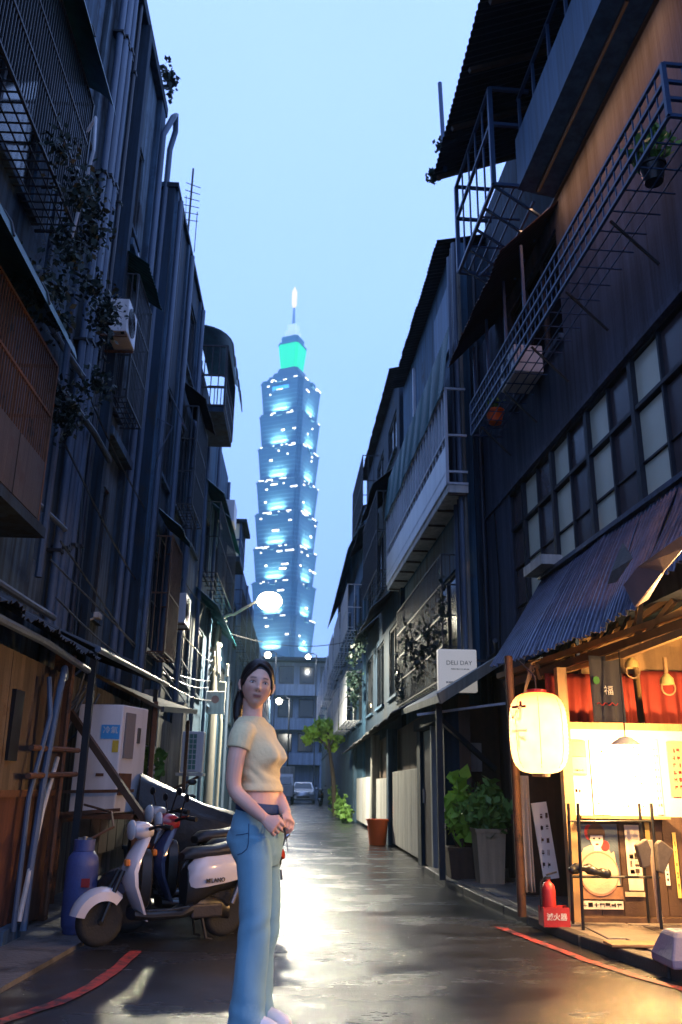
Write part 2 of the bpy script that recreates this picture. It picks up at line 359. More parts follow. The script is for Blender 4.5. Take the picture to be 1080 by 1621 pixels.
def tring(w, z, cut=.09):
    h = w/2; c = w*cut
    pts = [(-h+c, -h), (h-c, -h), (h-c, -h+c*.55), (h-c*.55, -h+c*.55), (h-c*.55, -h+c), (h, -h+c), (h, h-c), (h-c*.55, h-c), (h-c*.55, h-c*.55), (h-c, h-c*.55), (h-c, h), (-h+c, h), (-h+c, h-c*.55), (-h+c*.55, h-c*.55), (-h+c*.55, h-c), (-h, h-c), (-h, -h+c), (-h+c*.55, -h+c), (-h+c*.55, -h+c*.55), (-h+c, -h+c*.55)]
    return [tpt(x, y, z) for x, y in pts]
zt = [atY(453, py, D)[2] for py in (614, 666, 717, 769, 820, 873, 927, 981, 1036)]
def tface(face, a, w):          # point on face at lateral a (metres from the centre)
    return (a, -w/2) if face == 0 else (w/2, a)
for i in range(8):
    z1, z0 = zt[i], zt[i+1]; w1, w0 = 48.0, 42.5; hm = z1-z0
    md = MB().loft([tring(w0, z0+.2), tring(w1, z1-2.2), tring(w1+1.2, z1-2.0), tring(w1+1.2, z1-.8), tring(w1-3, z1-.3)]).build('storey_module', MT['tglass'], tower)
    bd = MB()
    for kf in range(1, 8):
        zz = z0+hm*kf/8; ww = w0+(w1-w0)*kf/8+.25
        bd.loft([tring(ww, zz-.7), tring(ww, zz+.7)])
    bd.build('spandrel_bands', MT['tband'], md)
    lt = MB(); 
    dens = [6, 4, 4, 9, 6, 12, 5, 4][i]
    for face in (0, 1):
        for _ in range(dens if face == 0 else dens//2):
            kf = random.choice([7, 7, 6, 5, 4, 3, 2]) if random.random() < .7 else random.choice([6, 7]); zz = z0+hm*(kf+.5)/8
            ww = w0+(w1-w0)*(kf+.5)/8+.5; a = random.uniform(-17, 15); lw = random.choice([1.6, 2.4, 3.4, 7.0])
            x0, y0 = tface(face, a, ww); x1, y1 = tface(face, a+lw, ww)
            lt.bar(tpt(x0, y0, zz), tpt(x1, y1, zz), .7, 1.3)
    for face in (0, 1):
        a = -19.0
        while a < 17:
            lw = random.choice([2.5, 4, 6, 9]); 
            if random.random() < (.55 if i in (0, 2, 3, 5) else .3): x0, y0 = tface(face, a, w1+1.4); x1, y1 = tface(face, min(a+lw*.85, 19), w1+1.4); lt.bar(tpt(x0, y0, z1-1.3), tpt(x1, y1, z1-1.3), .5, .9)
            a += lw
    lt.build('lit_windows', MT['tlit'], md, kind='stuff')
    for face in (0, 1):
        x0, y0 = tface(face, -3.2, w1+1.5); x1, y1 = tface(face, 3.2, w1+1.5)
        MB().bar(tpt(x0, y0, z1-2), tpt(x1, y1, z1-2), 2.0, 4.5).build('emblem', MT['tband'], md)
        # floodlight standing on the ledge below the module, washing up its face
        ld = bpy.data.lights.new('module_floodlight', 'AREA'); ld.shape = 'RECTANGLE'; ld.size = 15; ld.size_y = 1.6; ld.energy = 20000; ld.color = (1, .95, .85); ld.spread = R(120)
        lo = bpy.data.objects.new('module_floodlight', ld); C.objects.link(lo)
        x0, y0 = tface(face, 0, w0+7.5); x1, y1 = tface(face, 0, w0+1); p = Vector(tpt(x0, y0, z0+.6)); q = Vector(tpt(x1, y1, z0+9)); ex, ey = tface(face, 1, w0+7.5)
        zz_ = (p-q).normalized(); xa = (Vector(tpt(ex, ey, z0+.6))-p).normalized(); ya = zz_.cross(xa).normalized(); xa = ya.cross(zz_)
        lo.rotation_euler = Matrix((xa, ya, zz_)).transposed().to_euler(); lo.location = p-tower.location; lo.parent = tower
MB().loft([tring(50, -2), tring(50, 20), tring(44, zt[8]+.1)]).build('podium_shaft', MT['tglass'], tower)
def tz(py, px=454): return atY(px, py, D)[2]
MB().loft([tring(40, zt[0]-.4), tring(38, tz(606)), tring(31, tz(605)), tring(30, tz(598)), tring(24, tz(597)), tring(22, tz(589))]).build('crown_steps', MT['tglass'], tower)
MB().loft([tring(18, tz(589)), tring(22.5, tz(555)), tring(22.5, tz(551))]).build('green_crown', MT['tgreen'], tower)
MB().loft([tring(24, tz(551)), tring(23, tz(548)), tring(18, tz(547)), tring(19, tz(538))]).build('crown_cap', MT['tband'], tower)
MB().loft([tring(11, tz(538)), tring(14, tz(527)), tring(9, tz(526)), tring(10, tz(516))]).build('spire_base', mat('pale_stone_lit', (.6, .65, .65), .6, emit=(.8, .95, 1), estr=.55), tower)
MB().tube([tpt(0, 0, tz(517)), tpt(0, 0, tz(486))], [1.9, 1.0], 10).build('spire_shaft', mat('spire_steel', (.3, .35, .4), .4, .6), tower)
MB().lathe([(1.2, tz(487)), (2.6, tz(482)), (2.7, tz(462)), (1.2, tz(457)), (.4, tz(454))], (tx, D, 0), 14).build('spire_lantern', MT['tspire'], tower, smooth=True)
bs = MB()
bs.bar(tpt(-9, -23.4, tz(628)), tpt(9, -23.4, tz(628)), 1, 3.4); bs.build('blue_screen', MT['tlitblue'], tower)

# ------------------------------------------------------------------ building closing the far end of the alley
EY = 86.0
eb = thing('apartment_block', 'blue-grey low apartment block with banded balconies across the far alley end', 'apartment block', (1, EY, 0))
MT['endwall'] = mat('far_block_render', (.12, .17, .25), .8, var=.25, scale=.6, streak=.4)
ztop = atY(470, 1047, EY)[2]
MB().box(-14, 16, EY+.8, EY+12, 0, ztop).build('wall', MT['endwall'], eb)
MB().box(-14.5, 16.5, EY-.6, EY+12.5, ztop, ztop+.35).build('roof', MT['conc_dark'], eb)
nf = 4; fh = ztop/nf
for i in range(1, nf):
    z = fh*i
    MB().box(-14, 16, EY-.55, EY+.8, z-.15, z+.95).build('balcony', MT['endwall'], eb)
    for j in range(14):
        x = -13+j*2.1
        wd = MB().box(x, x+1.5, EY+.7, EY+.78, z+1.1, z+fh-.4).build('window', MT['frame_dark'], eb)
        MB().box(x+.08, x+1.42, EY+.66, EY+.695, z+1.2, z+fh-.5).build('pane', MT['glass_black'] if (i*14+j) % 9 else MT['tlit'], wd)
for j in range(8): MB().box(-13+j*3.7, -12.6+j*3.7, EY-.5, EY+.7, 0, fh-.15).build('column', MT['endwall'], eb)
# ------------------------------------------------------------------ facade kit; local coordinates (s along wall, o outward, z up)
def frame(P0, u, n):
    P0 = np.array([P0[0], P0[1], 0.0]); u = np.array([*u, 0.0]); u /= np.linalg.norm(u); n = np.array([*n, 0.0]); n /= np.linalg.norm(n)
    return lambda a: P0+u*a[0]+n*a[1]+np.array([0, 0, a[2]])
def facade(name, m, parent, xf, s0, s1, z0, z1, holes, th=.22, o=0.0):
    ss = sorted({s0, s1, *[h[0] for h in holes], *[h[1] for h in holes]}); zs = sorted({z0, z1, *[h[2] for h in holes], *[h[3] for h in holes]})
    ss = [q for q in ss if s0 <= q <= s1]; zs = [q for q in zs if z0 <= q <= z1]
    mb = MB(xf)
    for a, b in zip(ss[:-1], ss[1:]):
        run = None
        for c, d in zip(zs[:-1], zs[1:]):
            sm, zm = (a+b)/2, (c+d)/2
            solid = not any(h[0] < sm < h[1] and h[2] < zm < h[3] for h in holes)
            if solid: run = (run[0], d) if run else (c, d)
            if (not solid or d == zs[-1]) and run: mb.box(a, b, o-th, o, run[0], run[1]); run = None
    return mb.build(name, m, parent)
def window(parent, xf, s0, s1, z0, z1, o=0.0, n=2, fm=None, gm=None, sill=True):
    fm = fm or MT['frame_dark']; gm = gm or MT['glass_black']; w = .05; m = MB(xf)
    m.box(s0, s1, o-.10, o-.03, z0, z0+w); m.box(s0, s1, o-.10, o-.03, z1-w, z1)
    for i in range(n+1):
        c = s0+(s1-s0-w)*i/n; m.box(c, c+w, o-.098, o-.032, z0+w, z1-w)
    f = m.build('window', fm, parent)
    for i in range(n):
        a = s0+(s1-s0-w)*i/n+w; b = s0+(s1-s0-w)*(i+1)/n
        MB(xf).box(a, b, o-.075, o-.065, z0+w, z1-w).build('pane', gm, f)
    if sill: MB(xf).box(s0-.06, s1+.06, o-.02, o+.07, z0-.07, z0-.003).build('sill', MT['conc'], f)
    return f
def cage(parent, xf, s0, s1, o0, o1, z0, z1, step, m, r=.009, rails=(.5,), floor=True, name='window_cage', post=.022):
    b = MB(xf)
    for zz in (z0, z1, *[z0+(z1-z0)*k for k in rails]):
        b.bar((s0, o1, zz), (s1, o1, zz), post, post); b.bar((s0, o0, zz), (s0, o1, zz), post, post); b.bar((s1, o0, zz), (s1, o1, zz), post, post)
    for q in (s0, s1): b.bar((q, o1, z0), (q, o1, z1), post*1.3)
    k = max(1, round((s1-s0)/step))
    for i in range(1, k): q = s0+(s1-s0)*i/k; b.bar((q, o1, z0), (q, o1, z1), r*2)
    k2 = max(1, round((o1-o0)/step))
    for q in (s0, s1):
        for i in range(1, k2): oo = o0+(o1-o0)*i/k2; b.bar((q, oo, z0), (q, oo, z1), r*2)
    if floor:
        for i in range(1, max(2, round((s1-s0)/(step*2)))): q = s0+(s1-s0)*i/max(2, round((s1-s0)/(step*2))); b.bar((q, o0, z0), (q, o1, z0), r*2)
        for i in range(1, 4): oo = o0+(o1-o0)*i/4; b.bar((s0, oo, z0), (s1, oo, z0), r*2)
    return b.build(name, m, parent)
def corrug(xf, s0, s1, A, B, pitch=.076, amp=.012, th=.004, wob=0.0, seed=0, A1=None, B1=None):
    """ribbed sheet: ribs run from A=(o,z) to B=(o,z); rib profile along s. A1,B1: the (o,z) at the s1 end when the sheet twists"""
    A1 = A1 or A; B1 = B1 or B; m = MB(xf); n = max(4, int(abs(s1-s0)/pitch)*4); rr = random.Random(seed); K = 5; vs = []
    ph = [rr.uniform(-1, 1) for _ in range(8)]
    for side in (0, 1):
        for i in range(n+1):
            t = i/n; s = s0+(s1-s0)*t; a = np.array(A)*(1-t)+np.array(A1)*t; b = np.array(B)*(1-t)+np.array(B1)*t
            d = b-a; nn = np.array([-d[1], d[0]]); nn = nn/(np.linalg.norm(nn)+1e-9)
            if nn[1] < 0: nn = -nn
            for j in range(K):
                v = j/(K-1); q = a+d*v
                h = amp*math.sin(2*math.pi*(s-s0)/pitch)+wob*math.sin(t*7+ph[0]*3+v*2)*math.sin(t*3.1+ph[1]*3)*(.3+v)-(th if side else 0)
                ex = (wob*.8*ph[int(t*7.9)]*v*v) if wob else 0
                q = q+nn*h+d/(np.linalg.norm(d))*ex; vs.append((s, q[0], q[1]))
    fs = []; W = (n+1)*K
    for i in range(n):
        for j in range(K-1):
            a = i*K+j; fs.append((a, a+1, a+K+1, a+K)); fs.append((W+a, W+a+K, W+a+K+1, W+a+1))
    for i in range(n):
        for j in (0, K-1): a = i*K+j; fs.append((a, a+K, W+a+K, W+a))
    for j in range(K-1):
        for i in (0, n): a = i*K+j; fs.append((a, W+a, W+a+1, a+1))
    m.add(vs, fs); return m
def ac_unit(name, label, xf, s0, s1, o0, o1, z0, z1, fan=True, group=None, grille=None):
    c = xf(np.array([(s0+s1)/2, (o0+o1)/2, z0])); t = thing(name, label, 'air conditioner', tuple(c), 0, group)
    MB(xf).box(s0, s1, o0, o1, z0, z1).build('casing', MT['white'], t, bevel=.012)
    if fan == 'rect':
        a0, a1 = s0+(s1-s0)*.16, s0+(s1-s0)*.70; b0, b1_ = z0+(z1-z0)*.06, z0+(z1-z0)*.94
        MB(xf).box(a0, a1, o1+.001, o1+.006, b0, b1_).build('coil_panel', grille, t); g_ = MB(xf)
        for k in range(8): zz = b0+(b1_-b0)*k/7; g_.bar((a0, o1+.012, zz), (a1, o1+.012, zz), .012)
        for k in range(4): aa = a0+(a1-a0)*k/3; g_.bar((aa, o1+.012, b0), (aa, o1+.012, b1_), .01)
        g_.build('guard', MT['white'], t)
    elif fan:
        cs, cz, r = s0+(s1-s0)*.42, (z0+z1)/2, min((z1-z0), (s1-s0))*.40
        g_ = MB(xf)
        for k in range(5):
            rr = r*(k+1)/5; pts = [(cs+rr*math.cos(a), o1+.012, cz+rr*math.sin(a)) for a in np.linspace(0, 2*math.pi, 25)]; g_.tube(pts, .004, 4, False)
        for a in np.linspace(0, math.pi, 5)[:-1]: g_.bar((cs-r*math.cos(a), o1+.012, cz-r*math.sin(a)), (cs+r*math.cos(a), o1+.012, cz+r*math.sin(a)), .006)
        g_.build('fan_grille', grille or MT['frame_dark'], t)
        MB(xf).tube([(cs, o1+.002, cz), (cs, o1+.006, cz)], r, 20).build('fan_opening', MT['black'], t)
    return t

# ================================================================== RIGHT: corner building with ribbon windows
B1 = frame((2.95, 11.7), (.05, -1), (-1, -.05))
def b1(s, o, z): return B1(np.array([s, o, z]))
rb = thing('shophouse', 'mauve rendered corner building with a ribbon of alternating dark and pale windows', 'building', tuple(b1(2, -2, 0)))
facade('wall', MT['plaster'], rb, B1, -1.35, 9.6, 2.75, 8.36, [(0, 7.8, 3.2, 5.25), (-.02+.5, 2.6, 6.45, 8.0)])
MB(B1).box(-1.35, 9.6, -5, -.225, 2.75, 11.2).build('inner_block', MT['conc_dark'], rb)
MB(B1).box(-1.35, 1.35, -.23, -.02, 0, 2.745).build('ground_floor_wall', MT['tan'], rb)
MB(B1).box(1.4, 9.6, -2.6, -2.4, 0, 2.745).build('shop_back_wall', MT['tan'], rb); MB(B1).box(-1.47, 9.6, .0, .03, 5.255, 5.33).build('window_lintel', MT['plaster'], rb)
fr = MB(B1); rows = [(3.2, 3.56), (3.56, 4.11), (4.11, 4.66), (4.72, 5.22)]
for z in (3.56, 4.11): fr.box(0, 7.8, -.095, -.045, z-.010, z+.010)
fr.box(0, 7.8, -.10, -.02, 4.67, 4.71); fr.box(0, 7.8, -.10, -.02, 5.215, 5.25)
for i in range(14):
    s = i*.6; w = .04 if i % 2 else .016
    fr.box(s-w, s+w, -.099, -.012 if i % 2 else -.03, 3.2, 5.214)
win = fr.build('ribbon_window', mat('dark_window_frame', (.022, .024, .034), .5, .3, var=.2), rb)
for i in range(13):
    for (z0, z1) in rows:
        MB(B1).box(i*.6+.02, i*.6+.58, -.078, -.066, z0+.018, z1-.018).build('pane', MT['glass_pale'] if i % 2 else MT['glass_dark'], win)
# third floor window behind the cage, fourth floor slab and parapet
window(rb, B1, .5, 2.58, 6.45, 8.0, 0, 3, MT['frame_dark'], MT['glass_black'])
MB(B1).add([(2.7, .0, 8.37), (9.6, .0, 8.37), (9.6, .50, 8.46), (2.7, .50, 8.46), (2.7, .0, 8.6), (9.6, .0, 8.6), (9.6, .50, 8.6), (2.7, .50, 8.6)], [(0,3,2,1),(4,5,6,7),(0,1,5,4),(1,2,6,5),(2,3,7,6),(3,0,4,7)]).build('balcony_slab', MT['bluepaint'], rb)
MB(B1).box(-.3, 9.6, -.02, .04, 8.33, 8.362).build('drip_edge', MT['frame_dark'], rb)
MB(B1).box(2.7, 9.6, .40, .497, 8.604, 9.25).build('parapet', MT['bluepaint'], rb)
rl = MB(B1)
for i in range(12): rl.bar((2.8+i*.58, .45, 9.25), (2.8+i*.58, .45, 9.85), .035)
rl.bar((2.75, .45, 9.85), (9.6, .45, 9.85), .04); rl.build('railing', MT['frame_blue'], rb)
facade('upper_wall', MT['tan'], rb, B1, -1.35, 9.6, 8.61, 10.9, [(1.2, 2.6, 8.9, 10.3), (3.6, 5.4, 8.9, 10.4), (6.2, 8, 8.9, 10.4)], o=-.3, th=.3)
for a, b in ((1.2, 2.6), (3.6, 5.4), (6.2, 8)): window(rb, B1, a, b, 8.9, 10.3 if a < 2 else 10.4, -.3, 2, sill=False)
cg = cage(rb, B1, -.05, 6.4, .02, .5, 6.2, 6.72, .145, MT['frame_blue'], r=.0055, rails=(.33, .66), post=.03)
for s in (.3, 1.5, 2.7, 3.9, 5.1): MB(B1).bar((s, .02, 5.75), (s, .45, 6.19), .022).build('bracket', MT['frame_dark'], rb)
for s, h in ((.2, 7.55), (.95, 7.6), (1.85, 7.65), (2.65, 7.65)): MB(B1).bar((s, .49, 6.7), (s, .49, h), .035).build('awning_post', MT['frame_blue'], rb)
for k in range(3): corrug(B1, -.28+k*1.02, .73+k*1.02, (.0, 8.28), (.80, 7.45), .09, .008, wob=.012, seed=k).build('rain_sheet', MT['brown_sheet'], rb)
cage(rb, B1, .75, 2.72, .28, .82, 8.5, 10.05, .36, MT['frame_blue'], r=.011, rails=(.62,), floor=True, post=.045)
sf = MB(B1)
for k in range(5): sf.bar((.75+k*.45, .1, 8.15), (.9+k*.45, .8, 8.48), .03)
sf.bar((.75, .3, 8.3), (2.7, .3, 8.3), .03); sf.bar((.75, .55, 8.42), (2.7, .1, 8.2), .03); sf.build('cage_bracket', MT['frame_blue'], rb)
for k in range(6):
    corrug(B1, .55+k*1.5, 2.1+k*1.5, (-1.4, 11.50), (1.16+.02*k, 10.30+.03*k), .11, .014, seed=20+k, A1=(-1.4, 11.503), B1=(1.18+.02*k, 10.333+.03*k)).build('roof_sheet', MT['roof_dark'], rb)
for k in range(9): MB(B1).bar((.7+k*1.05, -.2, 10.78), (.7+k*1.05, 1.1, 10.24), .06).build('rafter', MT['wood_dark'], rb)
MB(B1).tube([(.8, 1.0, 10.3), (.82, 1.05, 12.0)], .035, 8).build('roof_post', MT['frame_blue'], rb)
# drain pipes at the far corner
for i, (s, o_, r_) in enumerate(((-1.5, .10, .055), (-1.72, .06, .045), (-1.2, .07, .035))):
    MB(B1).tube([(s, o_, .1), (s, o_, 10.2)], r_, 10).build('drain_pipe', MT['pipe_dark'] if i else MT['pipe'], rb, smooth=True)
MB(B1).tube([(-1.1, .08, 3.0), (-.6, .1, 3.02), (.2, .35, 3.05)], .03, 8).build('cross_pipe', MT['pipe_dark'], rb, smooth=True)
MB(B1).tube([(-.7, .02, 5.2), (-.6, .02, 4.0), (-.75, .02, 2.9)], .012, 6).build('cable', MT['black'], rb)
# things in the balcony cage
ac_unit('air_conditioner', 'white air conditioner lying in the blue balcony cage under the brown sheet', B1, 1.35, 2.0, .06, .44, 6.235, 6.62)
wl_ = thing('added_tube_lamp', 'added dim orange tube lamp under the slab above the blue balcony cage', 'lamp', tuple(b1(3.2, .3, 8.25)))  # unseen lamp added to spread an orange glow over the wall
MB(B1).tube([(2.9, .30, 8.30), (5.6, .30, 8.33)], .018, 8).build('tube', mat('orange_tube', (.06, .05, .05), .4, var=0, bump=0, emit=(1, .45, .15), estr=.02), wl_, smooth=True); MB(B1).box(2.85, 5.65, .28, .32, 8.33, 8.36).build('batten', MT['frame_dark'], wl_)
MT['warm_bulb'] = mat('warm_bulb', (1, .8, .5), .4, var=0, bump=0, emit=(1, .55, .2), estr=4)
def point(name, p, energy, col, size, parent):
    d = bpy.data.lights.new(name, 'POINT'); d.energy = energy; d.color = col; d.shadow_soft_size = size
    o = bpy.data.objects.new(name, d); C.objects.link(o); o.location = np.asarray(p)-OFF[parent.name]; o.parent = parent; return o
def spot_down(name, p, energy, col, size, parent, ang=165):
    d = bpy.data.lights.new(name, 'SPOT'); d.energy = energy; d.color = col; d.shadow_soft_size = size; d.spot_size = R(ang); d.spot_blend = .35
    o = bpy.data.objects.new(name, d); C.objects.link(o); o.location = np.asarray(p)-OFF[parent.name]; o.parent = parent; return o
ad_ = bpy.data.lights.new('added_tube_light', 'AREA'); ad_.shape = 'RECTANGLE'; ad_.size = 5.2; ad_.size_y = .06; ad_.energy = 30; ad_.color = (1, .42, .16)
ao_ = bpy.data.objects.new('added_tube_light', ad_); C.objects.link(ao_); p_ = Vector(b1(3.2, .30, 8.26)); q_ = Vector(b1(3.2, .0, 7.5)); zz_ = (p_-q_).normalized(); xa = (Vector(b1(4.2, .30, 8.26))-p_).normalized(); ya = zz_.cross(xa).normalized()
ao_.rotation_euler = Matrix((xa, ya, zz_)).transposed().to_euler(); ao_.location = p_-Vector(OFF[wl_.name]); ao_.parent = wl_
def leaves(mb, c, rad, n, size, hollow=.35, flat=0.0, droop=.3):
    for _ in range(n):
        d = rng.normal(size=3); d /= np.linalg.norm(d); rr = (hollow+(1-hollow)*rng.random())*(.8+.35*math.sin(5*d[0]+3*d[1]+c[0])*math.sin(4*d[2]+c[1]))
        p = np.asarray(c)+d*np.asarray(rad)*rr; a = rng.normal(size=3); a[2] -= droop; a /= np.linalg.norm(a); b = np.cross(a, rng.normal(size=3)); b /= np.linalg.norm(b)
        s = size*(.6+.8*rng.random()); w = s*.34
        mb.add([p-a*s*.5, p+b*w+a*.02*s, p+a*s*.55, p-b*w+a*.02*s], [(0, 1, 2, 3)])
    return mb
def pot_plant(name, label, p, r, h, rad, n, size, lm, pm, group=None, square=False, top=None):
    t = thing(name, label, 'potted plant', tuple(p), 0, group)
    if square: MB().loft([[(p[0]+sx*r*k, p[1]+sy*r*k, p[2]+z) for sx, sy in ((-1,-1),(1,-1),(1,1),(-1,1))] for k, z in ((.82, 0), (1, h), (1.08, h), (1.08, h+.04), (.9, h+.04), (.88, h-.03))]).build('pot', pm, t)
    else: MB().lathe([(r*.72, 0), (r, h*.85), (r*1.12, h*.86), (r*1.12, h), (r*.95, h), (r*.9, h-.03)], p, 18).build('pot', pm, t, smooth=True)
    c = np.array(p)+(0, 0, h+(top or rad[2]*.8)); st_ = MB()
    for k in range(7):
        a = rng.random()*6.28; e_ = c+np.array([math.cos(a)*rad[0]*.6, math.sin(a)*rad[1]*.6, rng.uniform(-.2, .5)*rad[2]])
        st_.tube([np.array(p)+(0, 0, h-.04), (np.array(p)+(0, 0, h)+e_)/2+rng.normal(size=3)*.03, e_], [.012, .009, .004], 5)
    st_.build('stem', MT['bark'], t)
    leaves(MB(), c, rad, n, size).build('foliage', lm, t, weld=False)
    return t
pot_plant('potted_plant', 'dark potted plant at the near end of the blue balcony cage', b1(5.6, .25, 6.235), .11, .18, (.24, .26, .26), 200, .09, MT['leaf'], MT['black'])
pot_plant('potted_plant', 'small pot plant at the far end of the blue balcony cage', b1(.35, .25, 6.235), .13, .2, (.16, .18, .14), 70, .08, MT['leaf'], MT['terracotta'])
for i, (x, y, n) in enumerate(((695, 210, 70), (700, 165, 40))):
    p = b1(.6+.6*i, 1.15, 10.34+.1*i); MBl = leaves(MB(), p, (.15, .2, .16), n, .09); tag(MBl.build('roof_weed', MT['leaf_dark'], None, weld=False), ['tuft of weeds growing on the lower corner of the dark roof eave', 'thin weed sprouting higher up the dark roof eave'][i], 'weed')

# ================================================================== RIGHT: second building with the white balcony
def simple_right(name, label, X0, X1, Y0, Y1, zr, m, cat='building', eave=.35, floors=None, holes=True, wm=None):
    xf = frame((X0, Y0), (X1-X0, Y1-Y0), (-(Y1-Y0), (X1-X0))); L = math.hypot(X1-X0, Y1-Y0)
    t = thing(name, label, cat, (X0+2, (Y0+Y1)/2, 0))
    fl = floors or [(3.2, 4.9), (6.3, 8.0), (9.3, 10.4)]; hs = []
    if holes:
        k = max(1, int(L/2.6)); w = L/k
        for (a, b) in fl:
            if b < zr-.3:
                for i in range(k): hs.append((i*w+w*.2, i*w+w*.8, a, b))
    facade('wall', m, t, xf, 0, L, 0, zr, hs)
    for h in hs: window(t, xf, *h, 0, 2, wm or MT['frame_dark'])
    MB(xf).box(0.0, L, -6, -.23, 0, zr-.05).build('inner_block', MT['conc_dark'], t)
    kk = max(1, int(L/2.0))
    for i in range(kk): corrug(xf, L*i/kk, L*(i+1)/kk+.03, (-1.5, zr+.45+.004*(i % 2)), (eave, zr+.02), .12, .015, wob=.012, seed=i+int(Y0)).build('roof_sheet', MT['roof_dark'], t)
    return t, xf, L
r2, X2, L2 = simple_right('apartment_building', 'grey stained building with the long white balcony over the lane', 2.5, 2.28, 13.0, 19.0, 10.55, MT['conc_blue'], floors=[(3.0, 4.6)], eave=.3)
# white enclosed balcony
bal = MB(X2).box(-.5, 6.6, .0, .33, 5.55, 5.70).build('balcony_floor', MT['white_dirty'], r2)
for k in range(8): MB(X2).box(-.5+k*.888, -.5+k*.888+.875, .31, .345, 5.70, 6.35).build('balcony_panel', MT['white'], r2)
cage(r2, X2, -.5, 6.6, .0, .33, 5.7, 7.35, .3, MT['frame_white'], r=.012, rails=(.12, .5), floor=False, name='balcony_frame', post=.035)
MB(X2).box(-.42, 6.6, .29, .305, 6.36, 7.30).build('balcony_glazing', mat('milky_balcony_sheet', (.30, .36, .44), .5, var=.15, scale=2, streak=.4), r2)
for k in range(9): MB(X2).bar((-.45+k*.85, .02, 5.535), (-.45+k*.85, .32, 5.535), .05, .03).build('soffit_batten', MT['wood_dark'], r2)
for k in range(4): corrug(X2, -.6+k*1.83, 1.25+k*1.83, (.26, 8.45), (.37, 7.32), .1, .01, wob=.015, seed=40+k).build('rain_sheet', MT['teal'], r2)
MB(X2).box(-.42, -.16, .0, .05, 2.6, 10.3).build('pale_strip', MT['conc_pale'], r2); MB(X2).box(.2, 1.7, .002, .05, 8.6, 9.9).build('shutter', MT['bluepaint'], r2)
MB(X2).box(4.2, 4.28, .0, .06, 8.4, 10.2).build('pilaster', MT['frame_white'], r2)
cage(r2, X2, .3, 5.2, .02, .30, 2.75, 4.75, .12, MT['frame_dark'], r=.007, rails=(.25, .5, .75), floor=True)
vn = MB()
for k in range(9):
    s = .3+k*.6; leaves(vn, X2(np.array([s, .3, 3.0+.9*random.random()])), (.12, .32, .75), 120, .09, 0)
tag(vn.build('climbing_vine', MT['leaf_dark'], None, weld=False), 'dark creeper hanging over the first floor grille beside the white sign', 'vine')
for k, (s, o_) in enumerate(((-.15, .06), (-.3, .07), (.12, .06))): MB(X2).tube([(s, o_, 2.5), (s, o_, 10.3)], .05, 10).build('drain_pipe', MT['pipe'] if k else MT['pipe_dark'], r2, smooth=True)
r3, X3, L3 = simple_right('apartment_building', 'dark narrow building beyond the white balcony with stepped black roof', 2.2, 2.0, 19.2, 27.5, 11.2, MT['conc_dark'], eave=.25)
for z in (5.2, 8.3):
    for k in range(2): corrug(X3, .6+k*3.9, 3.9+k*3.9, (.0, z+.55), (.6, z), .12, .012, wob=.02, seed=60+k).build('rain_sheet', MT['roof_dark'], r3)
cage(r3, X3, .5, 4.0, .02, .5, 6.1, 8.1, .16, MT['frame_dark'], r=.008, rails=(.5,))
cage(r3, X3, 4.4, 8.0, .02, .5, 9.0, 10.6, .16, MT['frame_dark'], r=.008, rails=(.5,))
r4, X4, L4 = simple_right('apartment_building', 'distant building with a teal rain sheet along its upper floor', 1.95, 1.7, 27.8, 44, 10.4, MT['conc_blue'], eave=.1)
for k in range(5): corrug(X4, .2+k*3.1, 3.2+k*3.1, (.0, 10.1), (.55, 8.9), .13, .012, seed=70+k).build('rain_sheet', MT['teal'], r4)
for z in (3.2, 6.2):
    for k in range(3): cage(r4, X4, .8+k*5, 4.6+k*5, .02, .5, z, z+1.6, .3, MT['frame_white'], r=.01)
r5, X5, L5 = simple_right('apartment_building', 'farthest pale building on the right side of the lane', 1.75, 1.6, 44.5, 70, 8.8, MT['conc_blue'], eave=.2)
for k in range(4): cage(r5, X5, 1+k*6, 5+k*6, .02, .5, 6.0, 7.8, .4, MT['frame_white'], r=.012)
vn = MB()
for k in range(8): leaves(vn, X3(np.array([5+random.random()*3, .45, 3.2+random.random()*2.2])), (.3, .5, .6), 110, .11, 0)
tag(vn.build('climbing_vine', MT['leaf_dark'], None, weld=False), 'leafy creeper on the dark narrow building above the lane fence', 'vine')

# ------------------------------------------------------------------ low walls and doors along the right of the lane
XF = frame((1.86, 11.4), (.0, 1), (-1, 0))
bw = thing('yard_wall', 'low yard wall with white boards and dark doors along the right of the lane', 'wall', (1.95, 18, 0))
MB(XF).box(0, 22, -.35, -.2, 0, 2.3).build('backing', MT['tan'], bw)
def wpart(name, a, b, z0, z1, m, o=0.0, th=.2, bevel=0): return MB(XF).box(a, b, o-th, o, z0, z1).build(name, m, bw, bevel=bevel)
wpart('post', .0, .22, 0, 2.1, MT['conc_dark']); 
d1 = wpart('door', .26, 1.1, .02, 1.95, MT['black'], -.06, .1); MB(XF).box(.3, .34, -.055, -.03, .9, 1.1).build('handle', MT['steel'], d1)
wpart('door_jamb', 1.14, 1.28, 0, 2.05, MT['white_dirty']); d2 = wpart('door', 1.32, 2.3, .02, 1.95, mat('brown_door', (.06, .035, .03), .5), -.05, .1)
MB(XF).box(2.2, 2.24, -.045, -.02, .9, 1.1).build('handle', MT['steel'], d2)
wpart('door_lintel', .2, 2.5, 1.97, 2.12, MT['conc_dark'], .08, .28); wpart('post', 2.36, 2.75, 0, 2.1, MT['conc_dark'])
for k in range(4): wpart('white_board', 2.8+k*1.02, 2.8+k*1.02+1.0, .05, 1.42, MT['white_dirty'], -.03, .08, .006)
wpart('post', 6.95, 7.35, 0, 2.3, MT['conc'], .05)
for k in range(3): wpart('white_board', 7.5+k*1.1, 7.5+k*1.1+1.07, .3, 1.32, MT['white_dirty'], -.03, .08, .006)
